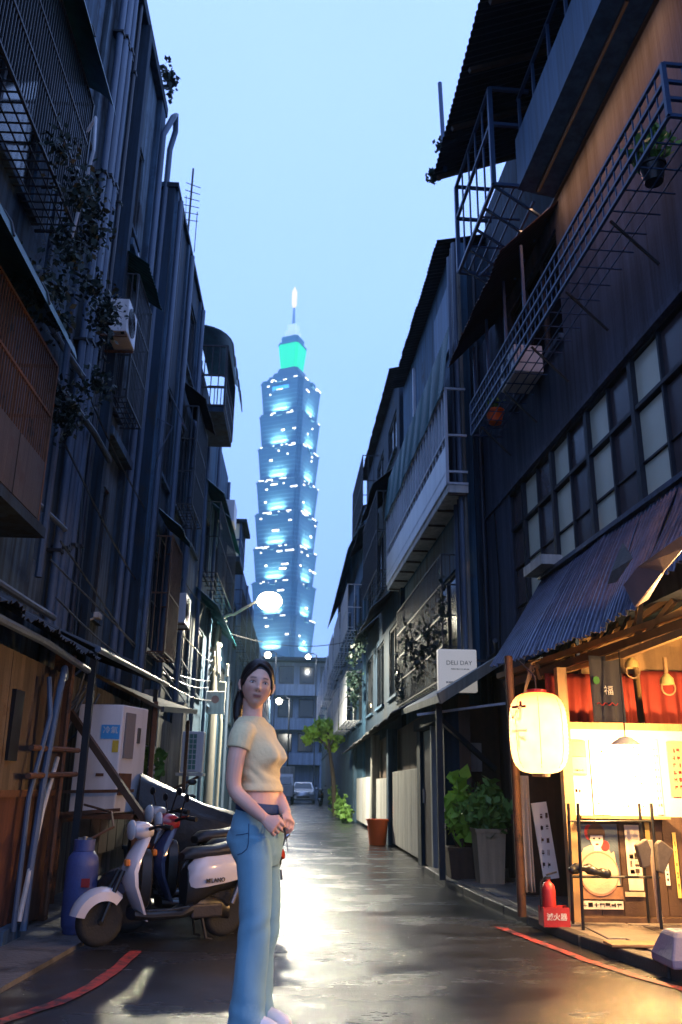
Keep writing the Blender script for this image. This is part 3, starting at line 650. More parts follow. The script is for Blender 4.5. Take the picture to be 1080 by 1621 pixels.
wpart('kickboard', 7.4, 10.9, 0, .29, MT['conc_dark'], -.02, .1); wpart('post', 11, 11.5, 0, 2.4, MT['conc_pale'], .06)
for k in range(5): wpart('white_board', 11.7+k*1.4, 11.7+k*1.4+1.34, .1, 1.4, MT['white'] if k % 2 else MT['white_dirty'], -.03, .08)
wpart('post', 18.9, 19.4, 0, 2.4, MT['conc'], .06)
for k in range(9): corrug(XF, 2.6+k*2.1, 4.74+k*2.1, (-.9, 2.95), (.38, 2.28+.004*(k % 2)), .1, .012, wob=.02, seed=80+k).build('eave_sheet', MT['roof_dark'], bw)
# entrance canopy with post and strut
can = thing('entrance_canopy', 'grey-green flat canopy on a dark post over the planted doorway', 'canopy', (1.8, 11.1, 0))
cA, cB, cC, cD = np.array(atX(695, 1112, 1.62)), np.array((2.85, 11.35, 2.86)), np.array((2.9, 15.0, 2.9)), np.array((1.62, 14.2, 2.25))
MB().hexa(cA, cB, cC, cD, (0, 0, .09)).build('roof', mat('grey_green_sheet', (.22, .23, .19), .5, var=.2, streak=.4), can)
MB().bar(cA+(0, -.01, .045), cB+(0, -.01, .045), .03, .13).build('fascia', mat('pale_fascia', (.32, .33, .28), .5, var=.2, streak=.3), can)
MB().bar((1.72, 10.9, .07), (1.72, 10.9, 2.13), .075).build('post', MT['frame_dark'], can)
MB().bar((1.74, 10.98, 1.95), (2.5, 11.3, 1.35), .06).build('strut', MT['frame_dark'], can)
MB().bar((1.5, 11.3, 2.02), (2.6, 11.0, 2.16), .05, .03).build('gutter', MT['frame_white'], can)
MB().box(2.62, 2.9, 11.05, 11.32, .07, 2.8).build('side_wall', MT['tan'], can)
dw = thing('doorway', 'dark recessed doorway with pale notice behind the potted plants', 'doorway', (2.6, 12.6, 0))
MB().box(2.0, 2.9, 12.75, 12.85, .07, 2.3).build('back_wall', MT['wood_dark'], dw)
MB().box(2.35, 2.62, 12.70, 12.745, 1.35, 1.75).build('notice', MT['white_dirty'], dw); MB().box(2.2, 2.3, 12.70, 12.745, 1.35, 1.65).build('blue_notice', MT['gasblue'], dw)
MB().box(1.97, 2.3, 12.70, 12.745, .95, 1.2).build('cardboard', MT['wood'], dw)
# projecting sign
sg = thing('projecting_sign', 'white square projecting sign reading DELI DAY above the canopy', 'sign', (2.3, 12.0, 2.6))
p = atY(693, 1027, 12.2); q = atY(757, 1096, 12.2)
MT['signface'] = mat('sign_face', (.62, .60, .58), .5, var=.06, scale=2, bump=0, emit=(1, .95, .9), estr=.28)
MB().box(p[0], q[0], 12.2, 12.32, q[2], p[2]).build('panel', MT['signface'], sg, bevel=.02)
mx_, w_ = (p[0]+q[0])/2, q[0]-p[0]
text('DELI DAY', w_*.155, MT['ink_grey'], (mx_+.04*w_, 12.195, p[2]-.33*(p[2]-q[2])), (1, 0, 0), (0, 0, 1), sg, depth=.001)
pr = MB()
for (row, n, x0, hh) in ((.47, 13, -.17, .012), (.78, 8, -.30, .022)):
    for i in range(n):
        xx = mx_+w_*(x0+.036*i); ww = w_*random.choice((.02, .026, .03)); zz = p[2]-row*(p[2]-q[2]); pr.box(xx, xx+ww, 12.192, 12.199, zz-hh/2, zz+hh/2)
pr.build('small_print', MT['ink_grey'], sg, kind='stuff')
MB().bar((q[0], 12.26, p[2]-.15), (2.95, 12.26, p[2]-.15), .03).build('bracket', MT['frame_dark'], sg)
# ================================================================== street food stall at the corner
SY = 7.6
stl = thing('food_stall', 'lit street food stall under a battered blue-grey corrugated awning', 'food stall', (2.8, 7.6, .07))
def patch(P00, P01, P10, P11, pitch=.085, amp=.013, wob=.02, seed=0, rag=.05, th=.005):
    P00, P01, P10, P11 = [np.asarray(q, float) for q in (P00, P01, P10, P11)]; L = np.linalg.norm(P10-P00); n = max(8, int(L/pitch)*6); K = 9; rr = random.Random(seed); ph = [rr.uniform(0, 6.3) for _ in range(4)]; jag = [rr.uniform(-1, 1) for _ in range(40)]
    nn = np.cross(P10-P00, P01-P00); nn /= np.linalg.norm(nn); nn = nn if nn[2] > 0 else -nn; vs = []
    for side in (0, 1):
        for i in range(n+1):
            t = i/n
            for j in range(K):
                v = j/(K-1); q = (P00*(1-t)+P10*t)*(1-v)+(P01*(1-t)+P11*t)*v
                d = (P01-P00)/np.linalg.norm(P01-P00)
                q = q+nn*(amp*math.sin(2*math.pi*t*L/pitch)+wob*math.sin(3*t+ph[0]+2.2*v)*math.sin(2*v+ph[1])-(th if side else 0))
                if j == K-1: q = q+d*rag*jag[int(t*L/pitch) % 40]-nn*rag*.4*abs(jag[(int(t*L/pitch)+7) % 40])
                vs.append(q)
    W = (n+1)*K; fs = []
    for i in range(n):
        for j in range(K-1): a = i*K+j; fs += [(a, a+1, a+K+1, a+K), (W+a, W+a+K, W+a+K+1, W+a+1)]
        for j in (0, K-1): a = i*K+j; fs.append((a, a+K, W+a+K, W+a))
    for j in range(K-1):
        for i in (0, n): a = i*K+j; fs.append((a, W+a, W+a+1, a+1))
    return MB().add(vs, fs)
E0, E1, E2 = atX(777, 1057, 1.92), atX(953, 995, 2.22), atX(1002, 962, 2.27)
Rg = [b1(1.42, .04, 3.62), b1(2.5, .04, 3.63), b1(3.45, .04, 3.62), b1(4.3, .04, 3.61), b1(5.05, .04, 3.6), b1(6.4, .04, 3.6)]
Ev = [E0, E0+(E1-E0)*.36, E0+(E1-E0)*.70, E1, E2, np.array(E2)+(.25, -.9, .35)]
for k in range(4): patch(Rg[k], Ev[k], Rg[k+1]+(0, -.03, .006*(k % 2)), Ev[k+1]+(0, -.03, .008*(k % 2)), seed=k, wob=.018, rag=.035).build('awning_sheet', MT['zinc_blue'], stl)
patch(Rg[4], np.array(Ev[4])+(.1, 0, .12), Rg[5], Ev[5], seed=9, wob=.05, rag=.06).build('awning_sheet', MT['zinc_blue'], stl)
MB().bar(b1(1.36, .05, 3.66), b1(6.5, .05, 3.64), .08, .05).build('ridge_flashing', MT['zinc_blue'], stl)
MB(B1).box(1.3, 2.0, -.02, .25, 3.68, 3.80).build('ledge', MT['white_dirty'], stl)
# torn curled flashing at the near end
cl = [atX(1078, 848, 2.20), atX(1010, 897, 2.16), atX(987, 926, 2.12), atX(1005, 962, 2.18), atX(1024, 950, 2.26), atX(1050, 905, 2.26), atX(1082, 868, 2.24)]
MB().prism(cl, (.012, -.004, .004)).build('torn_flashing', MT['zinc_pink'], stl, bevel=.003)
cl = [atX(985, 860, 2.35), atX(968, 905, 2.2), atX(962, 925, 2.16), atX(975, 922, 2.2), atX(1000, 885, 2.3)]
MB().prism(cl, (.01, -.004, .006)).build('torn_flashing', MT['zinc_rust'], stl)
# timber frame
def beam(x0, y0, Y0, x1, y1, Y1, w=.05, h=None, m='wood', name='beam'): return MB().bar(atY(x0, y0, Y0), atY(x1, y1, Y1), w, h or w).build(name, MT[m], stl)
MB().tube([(1.93, 7.9, .07), (1.93, 7.9, 1.2), (1.92, 7.92, 2.3)], .038, 10).build('post', MT['rust'], stl, smooth=True)
MB().box(2.255, 2.34, SY-.08, SY+.02, .07, 2.15).build('post', MT['wood'], stl)
beam(790, 1071, 8.45, 1090, 968, 6.6, .06, .05); beam(800, 1085, 8.3, 1090, 985, 6.6, .05, .07, 'wood_dark')
beam(860, 1072, 8.0, 990, 1035, 7.15, .04, .04); beam(985, 1038, 7.1, 1090, 998, 6.5, .05, .06)
beam(1012, 955, 7.0, 1010, 1020, 7.05, .05, .05); beam(1015, 1018, 7.0, 1068, 950, 6.7, .055, .04)
beam(1000, 1012, 7.6, 1090, 960, 7.2, .06, .04); beam(930, 1030, 7.9, 1090, 930, 7.3, .05, .05, 'wood_dark')
for i in range(7):
    x = 880+i*20; beam(x, 1044-i*7, 7.9-.1*i, x+16, 1022-i*9, 8.3-.1*i, .04, .03, 'wood', 'rafter_end')
beam(856, 1075, 7.9, 848, 1045, 7.95, .03, .03); beam(905, 1062, 7.7, 908, 1020, 7.75, .03, .03)
MB().box(2.6, 5.4, 7.9, 8.0, 1.6, 2.5).build('back_boarding', MT['wood'], stl)
wm = MB(); 
for i in range(6): wm.tube([(1.99+.02*i, 7.85, 1.75+.1*i), (2.03+.03*i, 7.78, 2.0+.05*i), (2.1, 7.8, 2.22)], .008, 5)
wm.build('cable', MT['wood'], stl)
# stall front: plywood board, shelf and lower boards
MB().box(2.345, 5.0, SY, SY+.04, .90, 1.62).build('front_board', MT['paper'], stl)
for k in range(14): MB().box(2.345+k*.19, 2.345+k*.19+.184, SY+.005, SY+.04, .12, .895).build('plank', MT['wood_dark'], stl)
MB().box(2.345, 5.0, SY-.10, SY+.04, .078, .118).build('bottom_rail', MT['wood_dark'], stl)
MB().box(2.36, 3.12, SY-.16, SY-.005, .885, .905).build('shelf', MT['wood'], stl)
MB().box(2.345, 5.0, SY-.03, SY+.0, 1.62, 1.68).build('top_rail', MT['wood'], stl)
MB().box(2.3, 5.0, 9.3, 9.4, .07, 2.3).build('rear_wall', MT['wood_dark'], stl)
MB().box(2.3, 2.9, 8.1, 9.3, 2.3, 2.34).build('inner_ceiling', MT['wood_dark'], stl)
# hanging cloths
def cloth(name, label, cat, x0, x1, y0, y1, Y, m, waves=6, amp=.025, group=None, sag=0.0):
    a, b = atY(x0, y0, Y), atY(x1, y1, Y); n, K = 60, 10; mb = MB(); vs = []
    for i in range(n+1):
        for j in range(K+1):
            t, v = i/n, j/K; z = a[2]+(b[2]-a[2])*v-sag*math.sin(math.pi*t)*(1-v)
            vs.append((a[0]+(b[0]-a[0])*t, Y-amp*(.25+.75*v)*math.sin(t*waves*6.28+.6*math.sin(9*t)+v*.5)-.02*v, z))
    mb.add(vs, [(i*(K+1)+j, i*(K+1)+j+1, (i+1)*(K+1)+j+1, (i+1)*(K+1)+j) for i in range(n) for j in range(K)])
    o = mb.build(name, m, None, smooth='all'); s_ = o.modifiers.new('thick', 'SOLIDIFY'); s_.thickness = .004
    return tag(o, label, cat, group)
cloth('door_curtain', 'red cloth curtain panel behind the paper lantern', 'curtain', 862, 948, 1066, 1162, 7.72, MT['red_cloth'], 4)
cloth('door_curtain', 'red cloth curtain panel in the middle above the stall bulb', 'curtain', 950, 1010, 1066, 1160, 7.74, MT['red_cloth'], 3)
cloth('door_curtain', 'red cloth curtain panel at the right end of the stall front', 'curtain', 1012, 1110, 1062, 1160, 7.72, MT['red_cloth'], 4)
bn = cloth('hanging_banner', 'dark navy printed cloth hanging from the stall beam', 'banner', 931, 990, 1038, 1144, 7.32, MT['navy_cloth'], 2, .018)
MT['ink_white'] = mat('white_print', (.65, .63, .6), .7, var=.05, bump=0); MT['ink_green'] = mat('green_print', (.05, .2, .04), .7, var=.05, bump=0)
bp_ = atY(964, 1094, 7.27)
def child_text(body, size, m, p, par): o = text(body, size, m, p, (1, 0, 0), (0, 0, 1), None, depth=.001); o.parent = par; return o
child_text('福', .085, MT['ink_white'], (bp_[0], 7.268, bp_[2]), bn)
o = MB().prism([(bp_[0]-.1+.03*math.cos(a), 7.27, bp_[2]+.09+.035*math.sin(a)) for a in np.linspace(0, 6.28, 9)[:-1]], (0, .003, 0)).build('green_print', MT['ink_green'], None); o.parent = bn
o = MB().tube([(bp_[0]-.11+.012*k, 7.268, bp_[2]-.11+.012*math.sin(k*1.3)) for k in range(16)], .004, 5).build('script_print', MT['ink_red'], None); o.parent = bn
# ------------------------------------------------------------------ paper lantern
lc = atY(853, 1160, 7.30); lx, ly, lz = lc
lan = thing('paper_lantern', 'large glowing cream paper lantern hanging from the stall corner', 'lantern', (lx, ly, lz))
def lantern_paper():
    m = bpy.data.materials.new('lantern_paper'); m.use_nodes = True; n, l = m.node_tree.nodes, m.node_tree.links; n.clear()
    out = n.new('ShaderNodeOutputMaterial'); tr = n.new('ShaderNodeBsdfTranslucent'); df = n.new('ShaderNodeBsdfDiffuse'); mx = n.new('ShaderNodeMixShader')
    tc_ = n.new('ShaderNodeTexCoord'); nz = n.new('ShaderNodeTexNoise'); nz.inputs['Scale'].default_value = 7; l.new(tc_.outputs['Object'], nz.inputs['Vector'])
    cm = n.new('ShaderNodeMix'); cm.data_type = 'RGBA'; cm.inputs[6].default_value = (.88, .58, .24, 1); cm.inputs[7].default_value = (.95, .74, .40, 1); l.new(nz.outputs['Fac'], cm.inputs[0])
    # the upper band of the paper is redder than the rest
    sp = n.new('ShaderNodeSeparateXYZ'); l.new(tc_.outputs['Object'], sp.inputs[0]); rp = n.new('ShaderNodeValToRGB'); rp.color_ramp.elements[0].position = .2; rp.color_ramp.elements[1].position = .33
    l.new(sp.outputs['Z'], rp.inputs[0]); c2 = n.new('ShaderNodeMix'); c2.data_type = 'RGBA'; l.new(rp.outputs[0], c2.inputs[0]); l.new(cm.outputs[2], c2.inputs[6]); c2.inputs[7].default_value = (.85, .22, .06, 1)
    for s_ in (tr, df): l.new(c2.outputs[2], s_.inputs['Color'])
    mx.inputs[0].default_value = .7; l.new(df.outputs[0], mx.inputs[1]); l.new(tr.outputs[0], mx.inputs[2]); em = n.new('ShaderNodeEmission'); l.new(c2.outputs[2], em.inputs['Color']); em.inputs['Strength'].default_value = .9; ad = n.new('ShaderNodeAddShader'); l.new(mx.outputs[0], ad.inputs[0]); l.new(em.outputs[0], ad.inputs[1]); l.new(ad.outputs[0], out.inputs[0]); return m
prof = []; HH = .335; RR = .205
for j in range(41):
    t = -1+2*j/40; prof.append((RR*(1-abs(t)**4.2)**.42*.93+RR*.07*(1-abs(t)**2)+.06+.0025*math.cos(j*math.pi), t*HH))
lb = MB(); nseg = 28; rings = [[(lx+r_*.9*math.cos(6.2832*k/nseg)*(1+.012*(k % 2)), ly+r_*.9*math.sin(6.2832*k/nseg)*(1+.012*(k % 2)), lz+h_) for k in range(nseg)] for r_, h_ in prof]
lb.loft(rings, cap=False); lb.build('paper_body', lantern_paper(), lan, smooth='all')
rb_ = MB()
for k in range(0, nseg, 4):
    rb_.tube([(lx+(r_*.9+.002)*math.cos(6.2832*k/nseg), ly+(r_*.9+.002)*math.sin(6.2832*k/nseg), lz+h_) for r_, h_ in prof[::3]], .0025, 5)
rb_.build('ribs', MT['wood'], lan)
MB().lathe([(.055, HH), (.085, HH-.005), (.085, HH+.02), (.06, HH+.025)], (lx, ly, lz), 18).build('top_ring', MT['red_paint'], lan)
MB().lathe([(.06, -HH-.022), (.075, -HH-.02), (.075, -HH+.005), (.065, -HH+.003)], (lx, ly, lz), 18).build('bottom_ring', MT['wood_dark'], lan)
MB().tube([(lx, ly, lz+HH), (lx+.02, ly+.1, lz+HH+.15), (lx-.05, ly+.3, lz+HH+.3)], .006, 6).build('hanging_cord', MT['wood_dark'], lan)
for ch, dz in (('才', .15), ('下', -.07)):
    an = R(-90-58); ox, oy = lx+(RR*.95+.048)*.9*math.cos(an)*1.02, ly+(RR*.95+.048)*.9*math.sin(an)*1.02
    text(ch, .17, MT['ink_red'] if dz > 0 else MT['ink'], (ox, oy, lz+dz), (-math.sin(an), math.cos(an), 0), (0, 0, 1), lan, depth=.004, bold=.003)
MB().ell((lx, ly, lz-.03), (.045, .045, .06)).build('bulb', MT['warm_bulb'], lan, smooth=True)
point('lantern_light', (lx, ly, lz-.03), 85, (1, .62, .26), .06, lan)
# ------------------------------------------------------------------ stall bulb with enamel shade, second clip lamps
def pendant(label, p, e_, sz=.06, col=(1, .56, .20), cone=False):
    t = thing('pendant_lamp', label, 'lamp', tuple(p))
    MB().lathe([(.02, .13), (.05, .12), (.13, .065), (.135, .06), (.12, .065), (.04, .11)], p, 20).build('shade', MT['white'], t, smooth=True)
    MB().ell(p, (.05, .05, .065)).build('bulb', mat('stall_bulb', (1, .9, .7), .4, var=0, bump=0, emit=(1, .78, .45), estr=60), t, smooth=True)
    MB().tube([np.array(p)+(0, 0, .12), np.array(p)+(.01, .02, .5), np.array(p)+(.03, .05, .85)], .006, 6).build('cord', MT['black'], t)
    (spot_down('bulb_light', np.array(p)+(0, -.0, -.07), e_*1.15, col, sz, t, 164) if cone else point('bulb_light', np.array(p)+(0, 0, -.09), e_, col, sz, t)); return t
pendant('bright bare stall bulb hanging in front of the cream notices', atY(992, 1192, 7.12), 260)
pendant('added unseen stall bulb under the awning just beyond the right edge', (3.35, 6.0, 1.9), 260)  # added lamp out of view, more warm light from the stall side
pendant('added unseen stall bulb nearest the kerb, outside the right edge', (2.9, 3.5, 2.2), 380, .06, (1, .52, .20), True)  # added lamp out of view, lights the person, scooters and near road
def fan_lamp(label, x, y, Y):
    p = atY(x, y, Y); t = thing('clip_lamp', label, 'lamp', tuple(p)); m = MT['wood']
    MB().cyl(p+(0, 0, .2), p+(0, 0, .05), .018).build('stem', m, t); MB().lathe([(.02, .06), (.055, .02), (.06, -.03), (.05, -.03), (.02, .03)], p, 14).build('shade', mat('yellow_enamel', (.55, .42, .16), .4), t, smooth=True)
    MB().tube([p+(.06*math.cos(a), -.02, -.06+.06*math.sin(a)) for a in np.linspace(0, 6.28, 14)], .008, 5).build('ring', m, t)
fan_lamp('small brass-coloured clip lamp hanging left of centre under the stall beam', 1000, 1052, 7.3)
fan_lamp('brass-coloured clip lamp hanging at the right of the stall front', 1056, 1078, 7.2)
# ------------------------------------------------------------------ papers and posters on the front board
def sheet(name, label, x0, x1, y0, y1, m, Y=SY-.006, cat='notice', tilt=0.0, th=.004, group=None):
    a, b = atY(x0, y0, Y), atY(x1, y1, Y); c = (a+b)/2; w, h = (b[0]-a[0])/2, (a[2]-b[2])/2; pts = []
    for sx, sz in ((-1, -1), (1, -1), (1, 1), (-1, 1)):
        pts.append((c[0]+sx*w*math.cos(tilt)-sz*h*math.sin(tilt), Y, c[2]+sx*w*math.sin(tilt)+sz*h*math.cos(tilt)))
    o = MB().prism(pts, (0, th, 0)).build(name, m, None); tag(o, label, cat, group); return o, c, w, h
def strokes(par, c, w, h, Y, rows, cols, m, sz=.6, seed=1):
    r = random.Random(seed); mb = MB()
    for i in range(rows):
        for j in range(cols):
            x = c[0]-w+2*w*(j+.5)/cols; z = c[2]+h-2*h*(i+.5)/rows; a = w/cols*sz; b_ = h/rows*sz
            for _ in range(3):
                if r.random() < .5: mb.box(x-a, x+a, Y-.003, Y, z+r.uniform(-b_, b_), z+r.uniform(-b_, b_)+b_*.3)
                else: xx = x+r.uniform(-a, a); mb.box(xx, xx+a*.25, Y-.0035, Y, z-b_, z+b_)
    o = mb.build('print', m, None, kind='stuff'); o.parent = par; return o
MT['ppink'] = mat('pink_paper', (.62, .25, .16), .8, var=.1); MT['pgreen'] = mat('green_board', (.25, .55, .08), .6, var=.1)
MT['pblue'] = mat('slate_blue_print', (.07, .10, .14), .6, var=.3, scale=5); MT['pcream'] = mat('cream_print', (.66, .47, .30), .7, var=.2, scale=6)
o, c, w, h = sheet('notice', 'small pink notice beside the lantern on a green board', 903, 930, 1198, 1225, MT['ppink'], SY-.05); strokes(o, (c[0], 0, c[2]-h*.6), w*.6, h*.2, SY-.05, 1, 5, MT['ink'])
sheet('notice_board', 'bright green board behind the paper lantern', 895, 931, 1172, 1228, MT['pgreen'], SY-.025, 'board')
o, c, w, h = sheet('notice', 'cream price list left of the stall bulb', 933, 968, 1172, 1290, MT['paper_white'], SY-.02); strokes(o, c, w*.8, h*.8, SY-.02, 8, 2, MT['ppink'], .35)
o, c, w, h = sheet('notice', 'cream sheet with a small red label under the green board', 896, 931, 1230, 1292, MT['paper'], SY-.015); strokes(o, (c[0], 0, c[2]+h*.3), w*.5, h*.16, SY-.015, 1, 3, MT['ink_red'])
o, c, w, h = sheet('notice', 'large pale menu sheet behind the bright bulb', 970, 1028, 1168, 1292, MT['paper_white'], SY-.012); strokes(o, c, w*.85, h*.85, SY-.012, 9, 5, MT['wood'], .3, 3)
o, c, w, h = sheet('notice', 'menu sheet with small drawings right of the bulb', 1031, 1052, 1172, 1290, MT['paper'], SY-.014); strokes(o, c, w*.8, h*.85, SY-.014, 9, 2, MT['ink_grey'], .4, 4)
o, c, w, h = sheet('hanging_scroll', 'salmon red paper scroll at the right edge of the stall front', 1055, 1090, 1174, 1262, MT['ppink'], SY-.02, 'scroll'); strokes(o, c, w*.6, h*.8, SY-.02, 6, 2, MT['ink_red'], .5, 5)
# the large retro poster: plain seated figure behind a round tray
o, c, w, h = sheet('poster', 'large old poster of a figure behind a round tray on the stall front', 906, 984, 1304, 1402, MT['pblue'], SY-.012, 'poster')
def onp(name, pts, m, d): q = MB().prism([(c[0]+x*w, SY-.012-d, c[2]+z*h) for x, z in pts], (0, .0015, 0)).build(name, m, None); q.parent = o
circ = lambda cx, cz, rx, rz_, n=18: [(cx+rx*math.cos(a), cz+rz_*math.sin(a)) for a in np.linspace(0, 2*math.pi, n, endpoint=False)]
onp('printed_coat', [(-.75, -1), (.85, -1), (.85, -.3), (.55, .18), (.2, .3), (-.25, .3), (-.55, .2), (-.8, -.2)], MT['pcream'], .002)
onp('printed_scarf', circ(-.28, .72, .2, .26), MT['ink_red'], .002); onp('printed_scarf', circ(.4, .28, .2, .18), MT['ink_red'], .0035)
onp('printed_hair', circ(.05, .66, .40, .36), MT['wood_dark'], .004); onp('printed_neck', [(-.12, .1), (.22, .1), (.2, .4), (-.1, .4)], MT['paper'], .0045); onp('printed_face', circ(.05, .52, .29, .33), MT['paper'], .005); onp('printed_fringe', [(-.27, .62), (.36, .62), (.3, .86), (.05, .93), (-.2, .86)], MT['wood_dark'], .0055); onp('printed_eyes', circ(-.07, .52, .05, .03), MT['ink'], .0056); onp('printed_eyes', circ(.17, .52, .05, .03), MT['ink'], .0056); onp('printed_lips', circ(.05, .33, .08, .03), MT['ink_red'], .0056); onp('printed_sleeve', [(-.95, -1), (-.7, -1), (-.55, .0), (-.72, .1)], MT['pcream'], .003); onp('printed_sleeve', [(.95, -1), (.75, -1), (.6, .0), (.78, .1)], MT['pcream'], .003); onp('printed_tray_rim', circ(.05, -.62, .88, .72, 26), MT['ppink'], .0065); onp('printed_tray', circ(.05, -.62, .82, .66, 26), MT['pcream'], .008)
o, c, w, h = sheet('poster', 'narrow poster of a noodle bowl right of the figure poster', 988, 1020, 1306, 1410, MT['paper'], SY-.012, 'poster'); strokes(o, (c[0], 0, c[2]-h*.2), w*.7, h*.35, SY-.012, 3, 2, MT['zinc_rust'], .8, 7)
o, c, w, h = sheet('notice', 'brown clear-wrapped cloth pinned under the figure poster', 908, 988, 1404, 1424, mat('glossy_wrap', (.30, .16, .08), .15, var=.4, scale=20), SY-.012); 
o, c, w, h = sheet('notice', 'row of small dark tags under the wrapped cloth', 910, 988, 1426, 1440, MT['paper'], SY-.012); strokes(o, c, w*.95, h*.6, SY-.012, 1, 8, MT['ink'], .8, 8)
o, c, w, h = sheet('notice', 'white vertical notice low on the stall beside the yellow strip', 1050, 1062, 1345, 1402, MT['paper_white'], SY-.012); strokes(o, (c[0], 0, c[2]-h*.4), w*.6, h*.4, SY-.012, 3, 1, MT['ink'], .7, 9)
o, c, w, h = sheet('notice', 'tall yellow paper strip at the right end of the stall front', 1064, 1080, 1318, 1422, MT['paper_yellow'], SY-.012); strokes(o, c, w*.6, h*.8, SY-.012, 5, 1, MT['wood_dark'], .5, 10)
o, c, w, h = sheet('notice', 'narrow yellow strip between the poster and the plaid bag', 1020, 1030, 1300, 1330, MT['paper_yellow'], SY-.012)
o, c, w, h = sheet('notice', 'row of faded print along the board under the noodle poster', 990, 1022, 1412, 1420, MT['pcream'], SY-.012)
# black iron rack in front of the stall
rk = thing('iron_rack', 'thin black iron rack standing in front of the stall posters', 'rack', tuple(atZ(960, 1476, .07)))
def rod(x0, y0, Y0, x1, y1, Y1, r=.011, name='leg'): MB().tube([atY(x0, y0, Y0), atY(x1, y1, Y1)], r, 7).build(name, MT['black'], rk, smooth=True)
rod(900, 1272, 7.42, 908, 1473, 7.42, .013); rod(915, 1272, 7.2, 924, 1478, 7.2, .013); rod(1012, 1272, 7.42, 1028, 1462, 7.5, .012); rod(1031, 1272, 7.2, 1049, 1482, 7.2, .013)
rod(906, 1388, 7.3, 1045, 1389, 7.3, .011, 'cross_bar'); rod(902, 1300, 7.4, 1032, 1300, 7.4, .008, 'cross_bar')
MB().tube([atY(908, 1470, 7.42), atY(924, 1474, 7.2)], .012, 7).build('foot_bar', MT['black'], rk)
mb = MB(); q = atY(932, 1383, 7.3)
for k in range(9): mb.ell(q+(-.13+.035*k, .01*math.sin(k*2), .012+.025*math.sin(k*.5+.4)*(1.2 if k < 6 else .5)), (.04, .035, .035+.012*math.sin(k*1.9)), 8, 6)
tag(remeshed(mb, 'folded_cloth', MT['black'], None, .012, 2), 'bunched black cloth lying on the rack cross bar', 'cloth')
pb = thing('plaid_bag', 'dark grey plaid bag hanging at the right of the iron rack', 'bag', tuple(atY(1038, 1372, 7.2)))
plaid = mat('grey_plaid', (.09, .075, .07), .8, var=.5, scale=24, bump=.2)
for (pts, nm) in (([(1008, 1338), (1025, 1328), (1032, 1345), (1030, 1372), (1018, 1375)], 'flap'), ([(1040, 1335), (1048, 1330), (1068, 1346), (1052, 1384), (1043, 1380)], 'body')):
    MB().prism([atY(x, y, 7.14) for x, y in pts], (0, .07, 0)).build(nm, plaid, pb, bevel=.01)
MB().bar(atY(1030, 1330, 7.25), atY(1046, 1460, 7.25), .04, .03).build('pale_pole', mat('pale_pole', (.5, .4, .33), .5), stl)
# plastic drape and leaning menu board by the doorway
cloth('plastic_drape', 'pale translucent plastic sheet gathered on the stall corner post', 'drape', 822, 846, 1228, 1412, 7.95, mat('milky_plastic', (.55, .47, .36), .35, var=.2, scale=8), 2, .04)
o, c, w, h = sheet('menu_board', 'white menu board with small food pictures leaning in the stall doorway', 848, 879, 1270, 1392, MT['paper_white'], 8.05, 'menu board', R(7), .02); strokes(o, c, w*.7, h*.8, 8.05, 5, 2, MT['wood_dark'], .45, 12)
# fire extinguisher in its red box
fp = atZ(877, 1466, .075); fp[1] = 7.35; fp = np.array([atY(877, 1440, 7.35)[0], 7.35, .078])
fb = thing('extinguisher_box', 'red box lettered for a fire extinguisher on the stall kerb', 'box', tuple(fp))
mb = MB(); w, d, h = .105, .08, .14
mb.box(fp[0]-w, fp[0]+w, fp[1]-d, fp[1]-d+.008, fp[2], fp[2]+h); mb.box(fp[0]-w, fp[0]+w, fp[1]+d-.008, fp[1]+d, fp[2], fp[2]+h); mb.box(fp[0]-w, fp[0]-w+.008, fp[1]-d+.009, fp[1]+d-.009, fp[2], fp[2]+h); mb.box(fp[0]+w-.008, fp[0]+w, fp[1]-d+.009, fp[1]+d-.009, fp[2], fp[2]+h); mb.box(fp[0]-w+.009, fp[0]+w-.009, fp[1]-d+.009, fp[1]+d-.009, fp[2], fp[2]+.01)
mb.build('box', MT['red_paint'], fb); text('滅火器', .055, MT['ink_white'], (fp[0], fp[1]-d-.001, fp[2]+h*.5), (1, 0, 0), (0, 0, 1), fb, depth=.001, bold=.001)
fe = thing('fire_extinguisher', 'red fire extinguisher standing in its lettered box', 'extinguisher', (fp[0]-.03, fp[1], fp[2]+.012))
q = np.array([fp[0]-.035, fp[1], fp[2]+.012]); MB().lathe([(.05, 0), (.055, .01), (.055, .25), (.05, .28), (.03, .305), (.018, .315), (.018, .33)], q, 18).build('cylinder', MT['red_paint'], fe, smooth=True)
MB().box(q[0]-.02, q[0]+.02, q[1]-.015, q[1]+.015, q[2]+.33, q[2]+.35).bar(q+(-.01, 0, .36), q+(.075, 0, .385), .02, .012).build('valve_handle', MT['black'], fe); MB().tube([q+(-.02, 0, .34), q+(-.06, 0, .31), q+(-.068, 0, .2), q+(-.065, 0, .1)], .009, 7).build('hose', MT['black'], fe, smooth=True)
